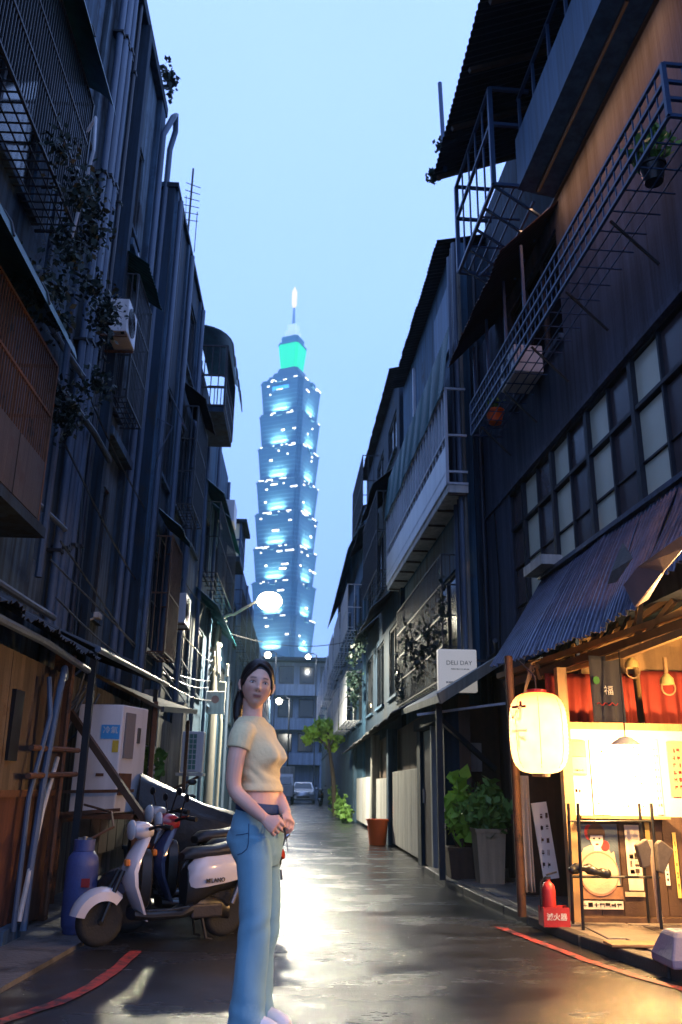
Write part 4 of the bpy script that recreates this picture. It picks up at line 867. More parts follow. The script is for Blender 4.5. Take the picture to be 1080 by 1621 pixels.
# boards on the pavement and the grey covered cart at the edge
for (x0, x1, y0, y1, lb) in ((955, 1075, 1492, 1500, 'pale plank lying flat on the pavement before the stall'), (1045, 1085, 1484, 1489, 'short pale board lying nearer the stall foot')):
    a, b_ = atZ(x0, y0, .09), atZ(x1, y1, .09); tag(MB().box(a[0], b_[0], b_[1], a[1], .086, .104).build('loose_plank', MT['wood'], None, bevel=.004), lb, 'plank')
cp = atZ(1062, 1548, .05)+np.array([.17, .12, 0]); ct_ = thing('plastic_barrier', 'blue-grey plastic road block at the right edge of the kerb', 'road block', tuple(cp))
MB().loft([[(cp[0]+sx*a_, cp[1]+.1+sy*b_, .08+z) for sx, sy in ((-1,-1),(1,-1),(1,1),(-1,1))] for a_, b_, z in ((.13, .17, 0), (.13, .17, .05), (.08, .11, .17), (.055, .08, .2))]).build('body', mat('blue_grey_plastic', (.14, .15, .24), .5, var=.2), ct_, bevel=.015)
MB().tube([(cp[0]-.02+.02*math.cos(a), cp[1]-.08, .1+.03*math.sin(a)) for a in np.linspace(0, 6.28, 12)], .006, 5).build('ring', MT['steel'], ct_)
# potted plants by the doorway, bucket
pot_plant('potted_plant', 'large bushy green plant in the tall square stone pot', (2.22, 10.55, .078), .17, .55, (.36, .36, .34), 900, .12, MT['leaf'], mat('stone_pot', (.58, .43, .26), .6, var=.25, streak=.3), square=True, top=.24)
pot_plant('potted_plant', 'broad leaved plant in a dark box behind the square stone pot', (1.98, 11.05, .078), .18, .32, (.24, .24, .5), 130, .2, MT['leaf_bright'], MT['wood_dark'], square=True, top=.45)
bk = atZ(594, 1338); kb = thing('plastic_bucket', 'orange plastic bin standing by the white boards of the lane', 'bucket', tuple(bk)); 
MB().lathe([(.17, 0), (.215, .46), (.235, .46), (.235, .5), (.205, .5), (.2, .44), (.16, .03)], (bk[0]+.05, bk[1], 0), 24).build('body', MT['terracotta'], kb, smooth=True); MB().tube([(bk[0]+.05+.22*math.cos(a), bk[1]+.1*math.sin(a)-.05, .46-.1*math.sin(a)) for a in np.linspace(0, 3.14, 10)], .008, 6).build('handle', MT['steel'], kb)
# ================================================================== LEFT: nearest building with grilles and creeper
def lframe(X, Y): return frame((X, Y), (0, 1), (1, 0))
A1 = lframe(-2.75, 0)
l1 = thing('apartment_building', 'nearest left building with caged windows, teal rain sheets and a creeper', 'building', (-4, 6, 0))
facade('wall', MT['conc'], l1, A1, 2.0, 8.35, 0, 13.5, [(4.2, 6.9, 3.4, 5.0), (4.2, 7.0, 6.3, 7.9), (4.2, 7, 9.2, 10.8)])
MB(A1).box(2.0, 8.35, -5, -.23, 0, 13.4).build('inner_block', MT['conc_dark'], l1)
for z0, z1 in ((3.4, 5.0), (6.3, 7.9), (9.2, 10.8)): window(l1, A1, 4.2, 6.9 if z0 < 4 else 7.0, z0, z1, 0, 3)
for (z0, z1, s1, m) in ((3.25, 4.72, 7.05, MT['rust']), (6.2, 7.75, 7.1, MT['frame_dark']), (9.2, 10.7, 7.1, MT['frame_dark'])):
    cage(l1, A1, 3.6, s1, .02, .42, z0, z1, .055, m, r=.006, rails=(.33, .66), post=.025)
for z, s1 in ((4.78, 6.95), (7.8, 7.25), (10.75, 7.3)):
    for k in range(4):
        a = 3.4+(s1-3.4)*k/4; b = 3.4+(s1-3.4)*(k+1)/4+.02
        mb = MB(A1); K = 7; pts = [(.0+.62*math.sin(t*math.pi/2*.95), z+.42*math.cos(t*math.pi/2)-.02) for t in np.linspace(0, 1, K)]
        vs = [(s, o, zz+dz) for dz in (0, -.006) for s in (a, b) for o, zz in pts]; fs = []
        for j in range(K-1): fs += [(j, j+1, K+j+1, K+j), (2*K+j, 3*K+j, 3*K+j+1, 2*K+j+1), (j, 2*K+j, 2*K+j+1, j+1), (K+j, K+j+1, 3*K+j+1, 3*K+j)]
        fs += [(K-1, 3*K-1, 4*K-1, 2*K-1)]
        mb.add(vs, fs).build('rain_sheet', MT['teal'], l1, smooth=True)
        MB(A1).tube([(a, o+.004, zz+.008) for o, zz in pts], .012, 5).build('sheet_rib', MT['frame_dark'], l1)
MB(A1).box(3.5, 7.2, .0, .46, 3.13, 3.22).build('cage_floor', MT['conc_dark'], l1)
for k in range(5): MB(A1).box(3.6+k*.68, 3.6+k*.68+.66, .43, .45, 3.24, 3.75).build('cage_panel', MT['zinc_rust'], l1)
for z in (2.75, 5.55): MB(A1).tube([(5.0, .05, z), (8.2, .06, z+.02), (8.9, .12, z)], .035, 8).build('cross_pipe', MT['pipe'], l1, smooth=True)
MB(A1).tube([(7.35, .1, 5.6), (7.35, .12, 8.0), (7.6, .12, 8.05), (8.1, .15, 8.05), (8.13, .15, 7.6), (8.13, .15, 3.0)], .038, 8).build('drain_pipe', MT['pipe'], l1, smooth=True)
MB(A1).tube([(6.9, .45, 6.0), (6.9, .55, 7.0), (7.0, .5, 7.5), (7.15, .2, 7.0)], .018, 6).build('cage_brace', MT['frame_white'], l1)
iv = MB()
for k in range(20):
    s = rng.uniform(5.9, 8.2); z = rng.uniform(4.9, 6.6) if k < 15 else rng.uniform(4.4, 5.2); leaves(iv, A1(np.array([s, .35+.25*rng.random(), z])), (.28, .35, .32), 170, .06, 0)
tag(iv.build('creeper', MT['leaf_dark'], None, weld=False), 'dark green creeper spilling over the nearest left building between the teal sheets', 'creeper')
# ------------------------------------------------------------------ second: tall building with the bundle of drain pipes
A2 = lframe(-2.95, 0)
l2 = thing('apartment_building', 'tall dark left building with a bundle of vertical drain pipes', 'building', (-4.5, 10.7, 0))
facade('wall', mat('grey_mauve_render', (.11, .155, .20), .85, var=.8, streak=.85, scale=2.2, stain=((.016, .018, .028), .55, 1.0)), l2, A2, 8.4, 12.85, 0, 12.95, [(11.05, 12.0, 3.3, 5.2), (11.05, 12.0, 6.4, 8.2), (11.05, 12.0, 9.5, 11.2), (8.6, 9.2, 3.4, 12.0)])  # this wall colour also carries the blue dusk cast
MB(A2).box(8.4, 12.85, -5, -.23, 0, 12.9).build('inner_block', MT['conc_dark'], l2)
for z0, z1 in ((3.3, 5.2), (6.4, 8.2), (9.5, 11.2)): window(l2, A2, 11.05, 12.0, z0, z1, 0, 1)
MB(A2).box(8.35, 12.9, -.3, .12, 12.95, 13.15).build('parapet', MT['conc_dark'], l2)
MB(A2).box(10.85, 11.02, .0, .16, .0, 12.94).build('pilaster', MT['conc_dark'], l2); MB(A2).box(12.45, 12.85, .0, .10, 0, 12.94).build('pilaster', MT['conc'], l2)
for z in (5.75, 8.85): MB(A2).box(11.02, 12.45, .0, .2, z, z+.12).build('window_hood', MT['conc'], l2)
for i, (s, o, r) in enumerate(((9.45, .1, .05), (9.6, .13, .055), (9.78, .1, .05), (9.95, .12, .045), (10.15, .08, .03), (10.5, .06, .035))):
    MB(A2).tube([(s, o, .2), (s, o, 6+random.random()), (s, o, 13.0)], r, 10).build('drain_pipe', MT['pipe'] if i < 4 else MT['pipe_dark'], l2, smooth=True)
    for z in (3.6, 6.3, 8.8, 11.2): MB(A2).box(s-r-.015, s+r+.015, .0, o+r+.012, z+.07*i, z+.07*i+.035).build('pipe_clip', MT['frame_dark'], l2)
MB(A2).tube([(12.6, .14, .3), (12.6, .14, 12.3), (12.65, .28, 12.75), (12.75, .30, 12.9), (12.95, .28, 12.7), (12.98, .2, 12.3), (12.98, .16, .4)], .055, 10).build('drain_pipe', MT['pipe'], l2, smooth=True)
MB(A2).tube([(8.45, .14, 5.3), (10.0, .22, 5.32), (10.9, .22, 5.3)], .04, 8).build('cross_pipe', MT['pipe_dark'], l2, smooth=True)
MB(A2).tube([(8.5, .1, 3.9), (9.4, .18, 3.86)], .03, 8).build('cross_pipe', MT['pipe'], l2, smooth=True)
for k in range(3): MB(A2).tube([(10.2+.3*k, .05, 9-k), (10.4+.25*k, .09, 7), (10.3+.35*k, .06, 5), (10.6+.1*k, .08, 2.6)], .01, 5).build('cable', MT['black'], l2)
wt = thing('wall_light', 'short white tube light fixed high on the tall pipe building', 'lamp', tuple(A2(np.array([11.6, .1, 8.9])))); MB(A2).tube([(11.4, .16, 8.95), (11.75, .22, 8.72)], .045, 10).build('tube', MT['white'], wt, smooth=True); MB(A2).bar((11.4, .0, 8.9), (11.4, .16, 8.95), .03).build('bracket', MT['steel'], wt)
cc = thing('security_camera', 'small grey security camera on the pale wall above the shed roofs', 'camera', tuple(A2(np.array([11.3, .1, 3.2])))); MB(A2).tube([(11.3, .0, 3.15), (11.3, .14, 3.2)], .015, 6).build('arm', MT['white_dirty'], cc); MB(A2).bar((11.15, .2, 3.22), (11.5, .16, 3.25), .075).build('body', MT['white_dirty'], cc, bevel=.01)
# ------------------------------------------------------------------ third: projecting dark block
A3 = lframe(-2.58, 0)
l3 = thing('apartment_building', 'dark flat-topped left block standing slightly forward beyond the pipe building', 'building', (-4.2, 15, 0))
facade('wall', MT['conc_dark'], l3, A3, 12.95, 17.2, 0, 11.45, [(13.6, 14.6, 3.2, 4.9), (15.2, 16.6, 3.2, 4.9), (13.6, 14.6, 6.2, 8.0), (15.2, 16.6, 6.2, 8.0), (15.2, 16.6, 9.2, 10.8)])
MB(A3).box(12.95, 17.2, -5, -.23, 0, 11.4).build('inner_block', MT['conc_dark'], l3)
for s0, s1, z0, z1 in ((13.6, 14.6, 3.2, 4.9), (15.2, 16.6, 3.2, 4.9), (13.6, 14.6, 6.2, 8.0), (15.2, 16.6, 6.2, 8.0), (15.2, 16.6, 9.2, 10.8)): window(l3, A3, s0, s1, z0, z1, 0, 2)
MB(A3).box(12.93, 17.22, -.6, .06, 11.45, 11.55).build('roof_slab', MT['conc_dark'], l3)
for i, s in enumerate((13.15, 13.35, 14.85, 15.0, 16.9)): MB(A3).tube([(s, .09, .2), (s, .09, 11.3)], (.045, .035, .05, .03, .05)[i], 10).build('drain_pipe', MT['pipe_dark'] if i % 2 else MT['pipe'], l3, smooth=True)
for s in (13.1, 14.7, 16.8): MB(A3).box(s-.07, s+.1, .0, .05, 0, 11.44).build('pilaster', MT['conc'], l3)
MB(A3).tube([(13.0, .03, 6.9), (13.0, .3, 6.75), (13.1, .05, 6.2)], .014, 5).build('cable', MT['pipe'], l3); MB(A3).tube([(13.2, .1, 7.6), (14.2, .35, 7.2), (15.0, .12, 7.7)], .012, 5).build('cable', MT['pipe'], l3)
an = thing('antenna', 'thin television aerial standing on the dark flat-topped block', 'antenna', tuple(A3(np.array([15.2, -.15, 11.5]))))
ab = np.array(A3(np.array([15.2, -.1, 11.55]))); MB().tube([ab, ab+(0, 0, 2.2)], .022, 6).build('mast', MT['frame_dark'], an)
mb = MB()
for k in range(6): mb.bar(ab+(-.16+.01*k, -.02*k, .9+.17*k), ab+(.18, .05, .9+.17*k), .012)
mb.bar(ab+(.16, 0, .1), ab+(.16, 0, 1.1), .015); mb.bar(ab+(-.1, 0, 1.5), ab+(-.14, .6, .3), .01); mb.build('elements', MT['frame_dark'], an)
# ------------------------------------------------------------------ fourth: with the caged balcony
A4 = lframe(-2.62, 0)
l4 = thing('apartment_building', 'left building with a caged balcony box under a curved teal hood', 'building', (-4.2, 21.5, 0))
hs = [(18+k*2.6, 19.4+k*2.6, z, z+1.6) for k in range(3) for z in (3.2, 6.2)]
facade('wall', MT['conc_blue'], l4, A4, 17.25, 25.9, 0, 10.6, hs); MB(A4).box(17.25, 25.9, -5, -.23, 0, 10.5).build('inner_block', MT['conc_dark'], l4)
for h in hs: window(l4, A4, *h, 0, 2)
MB(A4).box(17.5, 19.6, .02, .66, 9.1, 9.25).build('balcony_floor', MT['conc_dark'], l4); cage(l4, A4, 17.5, 19.6, .0, .66, 9.25, 10.75, .17, MT['frame_dark'], r=.011, rails=(.3, .5), floor=False, post=.04, name='balcony_cage')
mb = MB(A4); K = 8; pts = [(-.05+.86*math.sin(t*math.pi/2), 10.6+.6*math.cos(t*math.pi/2*1.0)) for t in np.linspace(0, 1, K)]; pts.append((.86, 10.15))
K = len(pts); vs = [(s, o, z+dz) for dz in (0, -.012) for s in (17.35, 19.8) for o, z in pts]; fs = []
for j in range(K-1): fs += [(j, j+1, K+j+1, K+j), (2*K+j, 3*K+j, 3*K+j+1, 2*K+j+1), (j, 2*K+j, 2*K+j+1, j+1), (K+j, K+j+1, 3*K+j+1, 3*K+j)]
mb.add(vs, fs).build('hood', MT['teal'], l4, smooth=True)
for s in (17.36, 18.0, 18.6, 19.2, 19.79): MB(A4).tube([(s, o+.006, z+.01) for o, z in pts], .015, 5).build('hood_rib', MT['frame_dark'], l4)
for i, (z, ) in enumerate(((5.2,), (8.0,))):
    for k in range(3): corrug(A4, 19.8+k*2, 21.75+k*2, (.0, z+.4), (.55, z-.05), .12, .012, seed=90+k).build('rain_sheet', MT['teal'], l4)
cage(l4, A4, 20, 25, .0, .45, 6.0, 7.8, .25, MT['frame_dark'], r=.009)
for s in (17.4, 19.9, 22.4, 25.5): MB(A4).tube([(s, .08, .2), (s, .08, 10.3)], .05, 8).build('drain_pipe', MT['pipe'], l4, smooth=True)
ac_unit('air_conditioner', 'boxy outdoor unit hung under the far end of the caged balcony building', A4, 23.2, 24.1, .05, .5, 8.3, 8.95, False)
# ------------------------------------------------------------------ fifth: far, with the small glazed bay
A5 = lframe(-2.6, 0)
l5 = thing('apartment_building', 'far left building with a small glazed bay box near its roof', 'building', (-4.2, 34, 0))
hs = [(27+k*3, 28.6+k*3, z, z+1.5) for k in range(5) for z in (3.2, 6.0)]
facade('wall', MT['conc_blue'], l5, A5, 26.0, 42.5, 0, 9.5, hs); MB(A5).box(26.0, 42.5, -5, -.23, 0, 9.4).build('inner_block', MT['conc_dark'], l5)
for h in hs: window(l5, A5, *h, 0, 2)
MB(A5).box(26.4, 28.2, .0, .45, 7.95, 8.1).build('bay_floor', MT['conc_dark'], l5); MB(A5).box(26.3, 28.3, .0, .62, 9.25, 9.35).build('bay_roof', MT['conc_dark'], l5)
MB(A5).box(26.45, 28.15, .02, .4, 8.1, 9.25).build('bay_glazing', MT['glass_pale'], l5); cage(l5, A5, 26.43, 28.17, .0, .43, 8.1, 9.25, .42, MT['frame_blue'], r=.018, floor=False, name='bay_frame', post=.05)
for k in range(4): MB(A5).tube([(29+k*3.4, .08, .2), (29+k*3.4, .08, 9.3)], .05, 8).build('drain_pipe', MT['pipe'], l5, smooth=True)
for k in range(4): cage(l5, A5, 29+k*3.2, 31.4+k*3.2, .0, .4, 5.9, 7.6, .3, MT['frame_dark'], r=.01)
A6 = lframe(-2.5, 0)
l6 = thing('apartment_building', 'farthest left building before the lane end', 'building', (-4.2, 55, 0))
hs = [(44+k*3.2, 45.8+k*3.2, z, z+1.5) for k in range(8) for z in (3.0, 5.8)]
facade('wall', MT['conc_blue'], l6, A6, 43, 72, 0, 8.4, hs); MB(A6).box(43, 72, -5, -.23, 0, 8.3).build('inner_block', MT['conc_dark'], l6)
for h in hs: window(l6, A6, *h, 0, 2, sill=False)
# ================================================================== LEFT: sheds and awnings at street level
W = lframe(-2.12, 0)
sh = thing('tin_shed', 'rusty corrugated tin lean-to shed at the near left of the lane', 'shed', (-2.4, 5.8, 0))
for k in range(7):
    a = 2.6+k*.74; m = corrug(lambda q: W(np.array([q[0], q[1], q[2]])), a, a+.75, (.0, 2.02), (.02, 1.02), .075, .012, seed=k)
    m.build('wall_sheet', MT['zinc_rust'], sh)
    MB(W).box(a+.005, a+.735, -.03, .012+.004*(k % 2), .06, 1.03).build('lower_panel', mat('brown_panel_%d' % k, (.085+.012*(k % 3), .042, .028), .7, var=.35, scale=3, streak=.5), sh)
for k in range(7): corrug(W, 2.6+k*.75, 3.37+k*.75, (-.75, 2.72), (.26, 2.17+.004*(k % 2)), .08, .014, wob=.02, seed=110+k).build('roof_sheet', MT['roof_dark'], sh)
MB(W).tube([(2.6, .18, 2.1), (5.4, .2, 2.08), (6.4, .19, 2.1), (7.7, .2, 2.06)], .03, 8).build('gutter', MT['pipe'], sh, smooth=True)
MB(W).box(6.35, 6.55, .0, .04, 1.25, 1.75).build('window', MT['black'], sh)
MB(W).box(2.6, 7.75, -.02, .035, 1.0, 1.05).build('rail', MT['rust'], sh); MB(W).box(7.7, 7.80, -.1, .06, 0, 2.2).build('post', MT['rust'], sh); MB(W).box(7.2, 7.26, .02, .06, 0, 2.0).build('post', MT['wood_dark'], sh)
for i, pts in enumerate(([(6.9, .1, 1.9), (6.85, .16, 1.6), (6.75, .1, 1.0), (6.7, .12, .1)], [(7.35, .1, 1.95), (7.1, .16, 2.0), (6.95, .18, 1.8), (6.98, .13, 1.2), (6.9, .13, .5), (6.86, .14, .08)], [(7.55, .1, 1.9), (7.5, .12, 1.2), (7.48, .12, .1)], [(7.4, .1, 1.3), (7.0, .14, .9), (6.8, .12, .15)])):
    MB(W).tube(pts, (.02, .028, .022, .02)[i], 8).build('conduit', (MT['pipe'], MT['pipe'], MT['rust'], MT['white_dirty'])[i], sh, smooth=True)
for z in (1.15, 1.35): MB(W).tube([(6.6, .12, z), (7.9, .14, z+.03)], .022, 7).build('conduit', MT['rust'], sh)
MB(W).box(6.55, 6.95, .0, .1, .0, .12).build('footing', MT['conc'], sh)
# cables bundled above the shed corner
cb = MB()
for k in range(9):
    y = 7.5+.05*k; pts = [A2(np.array([8.2+.1*k, .3+.5*t+.05*math.sin(k+t*6), 2.1-.5*math.sin(t*3)*(.4+.1*k)+.1*math.sin(k*2)])) for t in np.linspace(0, 1, 8)]; cb.tube(pts, .011, 5)
tag(cb.build('cable_bundle', MT['pipe'], None), 'tangle of pale cables hanging behind the tin shed corner', 'cables')
# further street awnings
aw = thing('street_awning', 'dark ribbed awning over the yard behind the tin shed', 'awning', (-2.4, 9.8, 0)); W2 = lframe(-2.3, 0)
for k in range(3): corrug(W2, 7.9+k*1.35, 9.28+k*1.35, (-.6, 2.75), (.42, 2.30+.05*k), .09, .014, wob=.02, seed=130+k).build('awning_sheet', MT['roof_dark'], aw)
MB(W2).tube([(7.9, .4, 2.28), (12.0, .42, 2.42)], .03, 8).build('gutter', MT['pipe'], aw); 
for s in (8.2, 11.8): MB(W2).bar((s, .3, .03), (s, .3, 2.33), .06).build('post', MT['frame_dark'], aw)
a2 = thing('street_awning', 'low brown awning projecting behind the white outdoor cabinet', 'awning', (-2.2, 12.4, 0))
MB().hexa((-1.75, 10.9, 2.02), (-1.75, 14.4, 2.28), (-2.8, 14.4, 2.6), (-2.8, 10.9, 2.5), (0, 0, -.04)).build('sheet', mat('weathered_brown_sheet', (.09, .075, .05), .7, var=.4, streak=.5), a2)
MB().bar((-1.75, 10.9, 2.0), (-1.75, 14.4, 2.26), .04, .07).build('edge', MT['pipe_dark'], a2)
for y in (11.0, 14.2): MB().bar((-1.85, y, .03), (-1.85, y, 2.1), .05).build('post', MT['rust'], a2)
lw = thing('yard_wall', 'grimy low yard wall with stacked junk along the left of the lane', 'wall', (-2.5, 14, 0))
MB().box(-2.58, -2.45, 9.0, 17.0, .0, 2.2).build('wall', MT['conc_pale'], lw); MB().box(-2.45, -2.3, 13.4, 13.7, .0, 2.5).build('pier', MT['conc_pale'], lw); MB().box(-2.45, -2.25, 16.5, 16.9, 0, 2.6).build('pier', MT['conc_pale'], lw)
for k in range(6): MB().box(-2.44, -2.40, 10+k*.5, 10.46+k*.5, .3, 1.9).build('board', MT['wood_dark'], lw)
# ------------------------------------------------------------------ pipe rack with the white outdoor cabinet
rkk = thing('pipe_rack', 'rusty pipe rack with a diagonal strut carrying the white cabinet', 'rack', (-2.0, 9.0, 0))
def rbar(a, b, w=.045, n='rail', m='rust'): MB().bar(a, b, w).build(n, MT[m], rkk)
ca, cb2 = atY(133, 1117, 9.0), atY(213, 1287, 9.0)
cx0, cx1, cz0, cz1 = ca[0], cb2[0], cb2[2], ca[2]
for x in (cx0-.06, cx1+.06):
    for y in (8.78, 9.55): rbar((x, y, .03), (x, y, cz0), .045, 'leg')
for y in (8.78, 9.55): rbar((cx0-.5, y, cz0-.03), (cx1+.09, y, cz0-.03))
for x in (cx0-.06, cx1+.06): rbar((x, 8.76, cz0-.07), (x, 9.57, cz0-.07))
rbar(atY(70, 1254, 8.7), atY(212, 1252, 8.7), .03); rbar(atY(70, 1290, 8.65), atY(190, 1282, 8.65), .03); rbar(atY(75, 1075, 8.6), atY(232, 1302, 8.35), .06, 'strut', 'wood_dark')
cab = thing('outdoor_cabinet', 'white upright outdoor unit with a light blue sticker on the pipe rack', 'cabinet', ((cx0+cx1)/2, 9.1, cz0))
mid = cx0+(cx1-cx0)*.73
MB().add([(cx0, 8.82, cz0), (mid, 8.82, cz0), (cx1, 9.32, cz0), (cx0+.12, 9.5, cz0), (cx0, 8.82, cz1), (mid, 8.82, cz1), (cx1, 9.32, cz1), (cx0+.12, 9.5, cz1)], [(0,3,2,1),(4,5,6,7),(0,1,5,4),(1,2,6,5),(2,3,7,6),(3,0,4,7)]).build('casing', MT['white'], cab, bevel=.012)
a, b = atY(161, 1147, 8.8), atY(188, 1170, 8.8); MB().box(a[0], b[0], 8.812, 8.818, b[2], a[2]).build('blue_sticker', mat('blue_sticker', (.06, .30, .62), .4, var=.1), cab); text('冷氣', (a[2]-b[2])*.55, MT['ink_white'], ((a[0]+b[0])/2, 8.811, a[2]-(a[2]-b[2])*.4), (1, 0, 0), (0, 0, 1), cab, depth=.0008)
a, b = atY(178, 1172, 8.8), atY(186, 1191, 8.8); MB().box(a[0], b[0], 8.812, 8.818, b[2], a[2]).build('yellow_sticker', mat('yellow_sticker', (.5, .36, .03), .5, var=.3, scale=30), cab)
a, b = atY(151, 1224, 8.8), atY(163, 1229, 8.8); MB().box(a[0], b[0], 8.812, 8.82, b[2], a[2]).build('name_plate', MT['rust'], cab)
def onside(t, z): return np.array([mid+(cx1-mid)*t, 8.82+.5*t-.004, z])
H_ = cz1-cz0
MB().hexa(onside(.12, cz0+.50*H_), onside(.48, cz0+.50*H_), onside(.48, cz1-.07*H_), onside(.12, cz1-.07*H_), (.012, -.01, 0)).build('grip_recess', mat('grey_recess', (.22, .20, .2), .5), cab); MB().hexa(onside(.62, cz0+.65*H_), onside(.72, cz0+.65*H_), onside(.72, cz1-.2*H_), onside(.62, cz1-.2*H_), (.012, -.01, 0)).build('slot', MT['steel'], cab)
MB().hexa(onside(.05, cz0+.16*H_), onside(.5, cz0+.16*H_), onside(.5, cz0+.36*H_), onside(.05, cz0+.36*H_), (.012, -.01, 0)).build('rusty_panel', MT['rust'], cab)
ac_unit('air_conditioner', 'white outdoor air conditioner with green fan grille on a bracket by the pole', frame((-2.15, 16.0), (1, 0), (0, -1)), .02, .40, 0, .3, 1.32, 2.02, 'rect', None, mat('green_grille', (.10, .24, .20), .5))
MB().box(-2.2, -1.72, 15.65, 16.05, 1.26, 1.31).build('ac_shelf', MT['white_dirty'], lw); MB().bar((-2.4, 15.8, .95), (-1.8, 15.7, 1.25), .04).build('ac_strut', MT['rust'], lw)
ac_unit('air_conditioner', 'small cream window unit half hidden behind the left creeper pot', frame((-2.35, 12.6), (1, 0), (0, -1)), 0, .28, 0, .3, 1.35, 1.62, False)
t = pot_plant('potted_plant', 'leafy green shrub growing by the left wall beyond the white cabinet', (-2.15, 12.2, .03), .18, .3, (.33, .3, .42), 520, .13, MT['leaf'], MT['conc'], top=.95)
sp_ = thing('spring_coil', 'pale ribbed drain hose beside the left shrub', 'hose', (-1.95, 11.9, .0)); mb = MB()
for k in range(6): mb.lathe([(.045, 0), (.055, .02), (.045, .04)], (-1.98, 11.8, .95+.07*k), 10)
mb.build('ribs', MT['white_dirty'], sp_); MB().cyl((-1.98, 11.8, .03), (-1.98, 11.8, 1.36), .04).build('core', MT['pipe'], sp_)
# ------------------------------------------------------------------ gas cylinder
gp = np.array([-1.66, 7.12, .03]); gs = thing('gas_cylinder', 'scuffed blue gas cylinder standing beside the scooter', 'gas cylinder', tuple(gp))
MB().lathe([(.095, 0), (.102, .01), (.102, .03), (.115, .05), (.122, .1), (.122, .47), (.112, .53), (.08, .575), (.04, .59)], gp, 26).build('body', MT['gasblue'], gs, smooth=True)
MB().lathe([(.075, .575), (.08, .58), (.08, .66), (.073, .66), (.07, .58)], gp, 20).build('collar', MT['gasblue'], gs, smooth=True); MB().cyl(gp+(0, 0, .59), gp+(0, 0, .68), .02).bar(gp+(-.05, 0, .66), gp+(.06, 0, .66), .025).build('valve', MT['steel'], gs)
MB().box(gp[0]+.03, gp[0]+.09, gp[1]-.121, gp[1]-.105, .36, .42).build('mark', MT['ink_red'], gs)
MB().tube([gp+(.05, 0, .67), gp+(.2, .05, .75), gp+(.1, .4, .85), gp+(-.2, .7, .9)], .01, 6).build('gas_hose', MT['rust'], gs, smooth=True)
# ================================================================== utility pole with the street lamp
LY = 24.0
pp = atY(341, 1290, LY); up = thing('street_lamp', 'lit street lamp on a curved white arm beside the lane', 'street lamp', (pp[0], LY, 0))
hd = atY(424, 950, LY); tp = atY(345, 985, LY); 
MT['pole_white'] = mat('pale_painted_steel', (.42, .40, .33), .5, var=.2, streak=.3)
MB().tube([(pp[0], LY, 0), (pp[0], LY, 2.8)], .06, 12).build('pole', MT['pole_white'], up, smooth=True)
arm = [np.array((pp[0], LY, 2.75)), np.array((tp[0], LY, tp[2]-.5)), np.array((tp[0]+.02, LY, tp[2]-.15))]+[np.array((tp[0]+.02+.42*(1-math.cos(a)), LY, tp[2]-.15+.38*math.sin(a))) for a in np.linspace(.25, 1.57, 6)]+[hd+(-.35, 0, -.06), hd+(-.15, 0, .0)]
MB().tube(arm, [.055, .05, .045]+[.042]*6+[.035, .03], 10).build('arm', MT['pole_white'], up, smooth=True)
MB().loft([[tuple(hd+np.array([x, y*s_, z])) for x, y, z in ((-.2, -.07, .04), (.28, -.12, .03), (.3, 0, .06), (.28, .12, .03), (-.2, .07, .04), (-.2, 0, .075))] for s_ in (1, .6)]+[[tuple(hd+np.array([x*.7, y*.5, .10])) for x, y in ((-.2, -.07), (.28, -.12), (.3, 0), (.28, .12), (-.2, .07), (-.2, 0))]]).build('lamp_head', MT['steel'], up)
MT['lampglass'] = mat('lit_lamp_glass', (1, .95, .8), .4, var=0, bump=0, emit=(1, .93, .70), estr=25)
MB().ell(hd+(.05, 0, -.03), (.36, .28, .27), 18, 12).build('lamp_glass', MT['lampglass'], up, smooth=True)
ld = bpy.data.lights.new('lamp_light', 'SPOT'); ld.spot_size = R(166); ld.spot_blend = .3; ld.energy = 8200; ld.color = (1, .92, .70); ld.shadow_soft_size = .2
lo = bpy.data.objects.new('lamp_light', ld); C.objects.link(lo); lo.location = (hd+(.05, 0, -.36))-OFF[up.name]; lo.parent = up
MB().box(pp[0]-.10, pp[0]+.10, LY-.14, LY-.05, 3.45, 3.85).build('meter_box', MT['pole_white'], up, bevel=.015); MB().box(pp[0]+.06, pp[0]+.14, LY-.1, LY+.0, 4.0, 4.35).build('switch_box', MT['pole_white'], up, bevel=.01)
a, b = atY(326, 1094, LY-.2), atY(355, 1131, LY-.2); MB().box(a[0], b[0], LY-.2, LY-.17, b[2], a[2]).build('sign_plate', MT['white_dirty'], up, bevel=.01)
MB().prism([(a[0]+(b[0]-a[0])*(.5+.2*math.cos(t)), LY-.203, a[2]+(b[2]-a[2])*(.36+.17*math.sin(t))) for t in np.linspace(0, 6.28, 20)[:-1]], (0, .002, 0)).build('red_disc', mat('faded_red_print', (.30, .13, .12), .6, var=.2), up)
ep = thing('utility_pole', 'grey concrete utility pole wrapped in cables beside the street lamp', 'utility pole', (pp[0]-.3, LY+.3, 0)); MB().tube([(pp[0]-.28, LY+.3, 0), (pp[0]-.28, LY+.3, 5.4)], [.16, .13], 14).build('pole', MT['conc_pale'], ep, smooth=True)
MB().tube([(pp[0]-.25, LY+.1, 5.2), (pp[0]-.2, LY+.05, 5.5), (pp[0]+.02, LY+.05, 5.6)], .04, 8).build('insulator_arm', MT['pole_white'], ep); mb = MB()
for k in range(7): mb.ell((pp[0]-.28+.12*math.cos(k*2.1), LY+.08, 4.1+.13*k), (.09, .08, .09), 8, 6)
remeshed(mb, 'cable_joint', MT['pole_white'], ep, .03, 2)
for k in range(4):
    MB().tube([(pp[0]-.35, LY+.2, 4.8-.3*k), (pp[0]-.6, LY-1.5, 3.6-.4*k), (-2.55, LY-5, 3.5-.35*k), (-2.5, LY-9, 3.7-.3*k)], .018, 5).build('cable', MT['pipe'], ep)
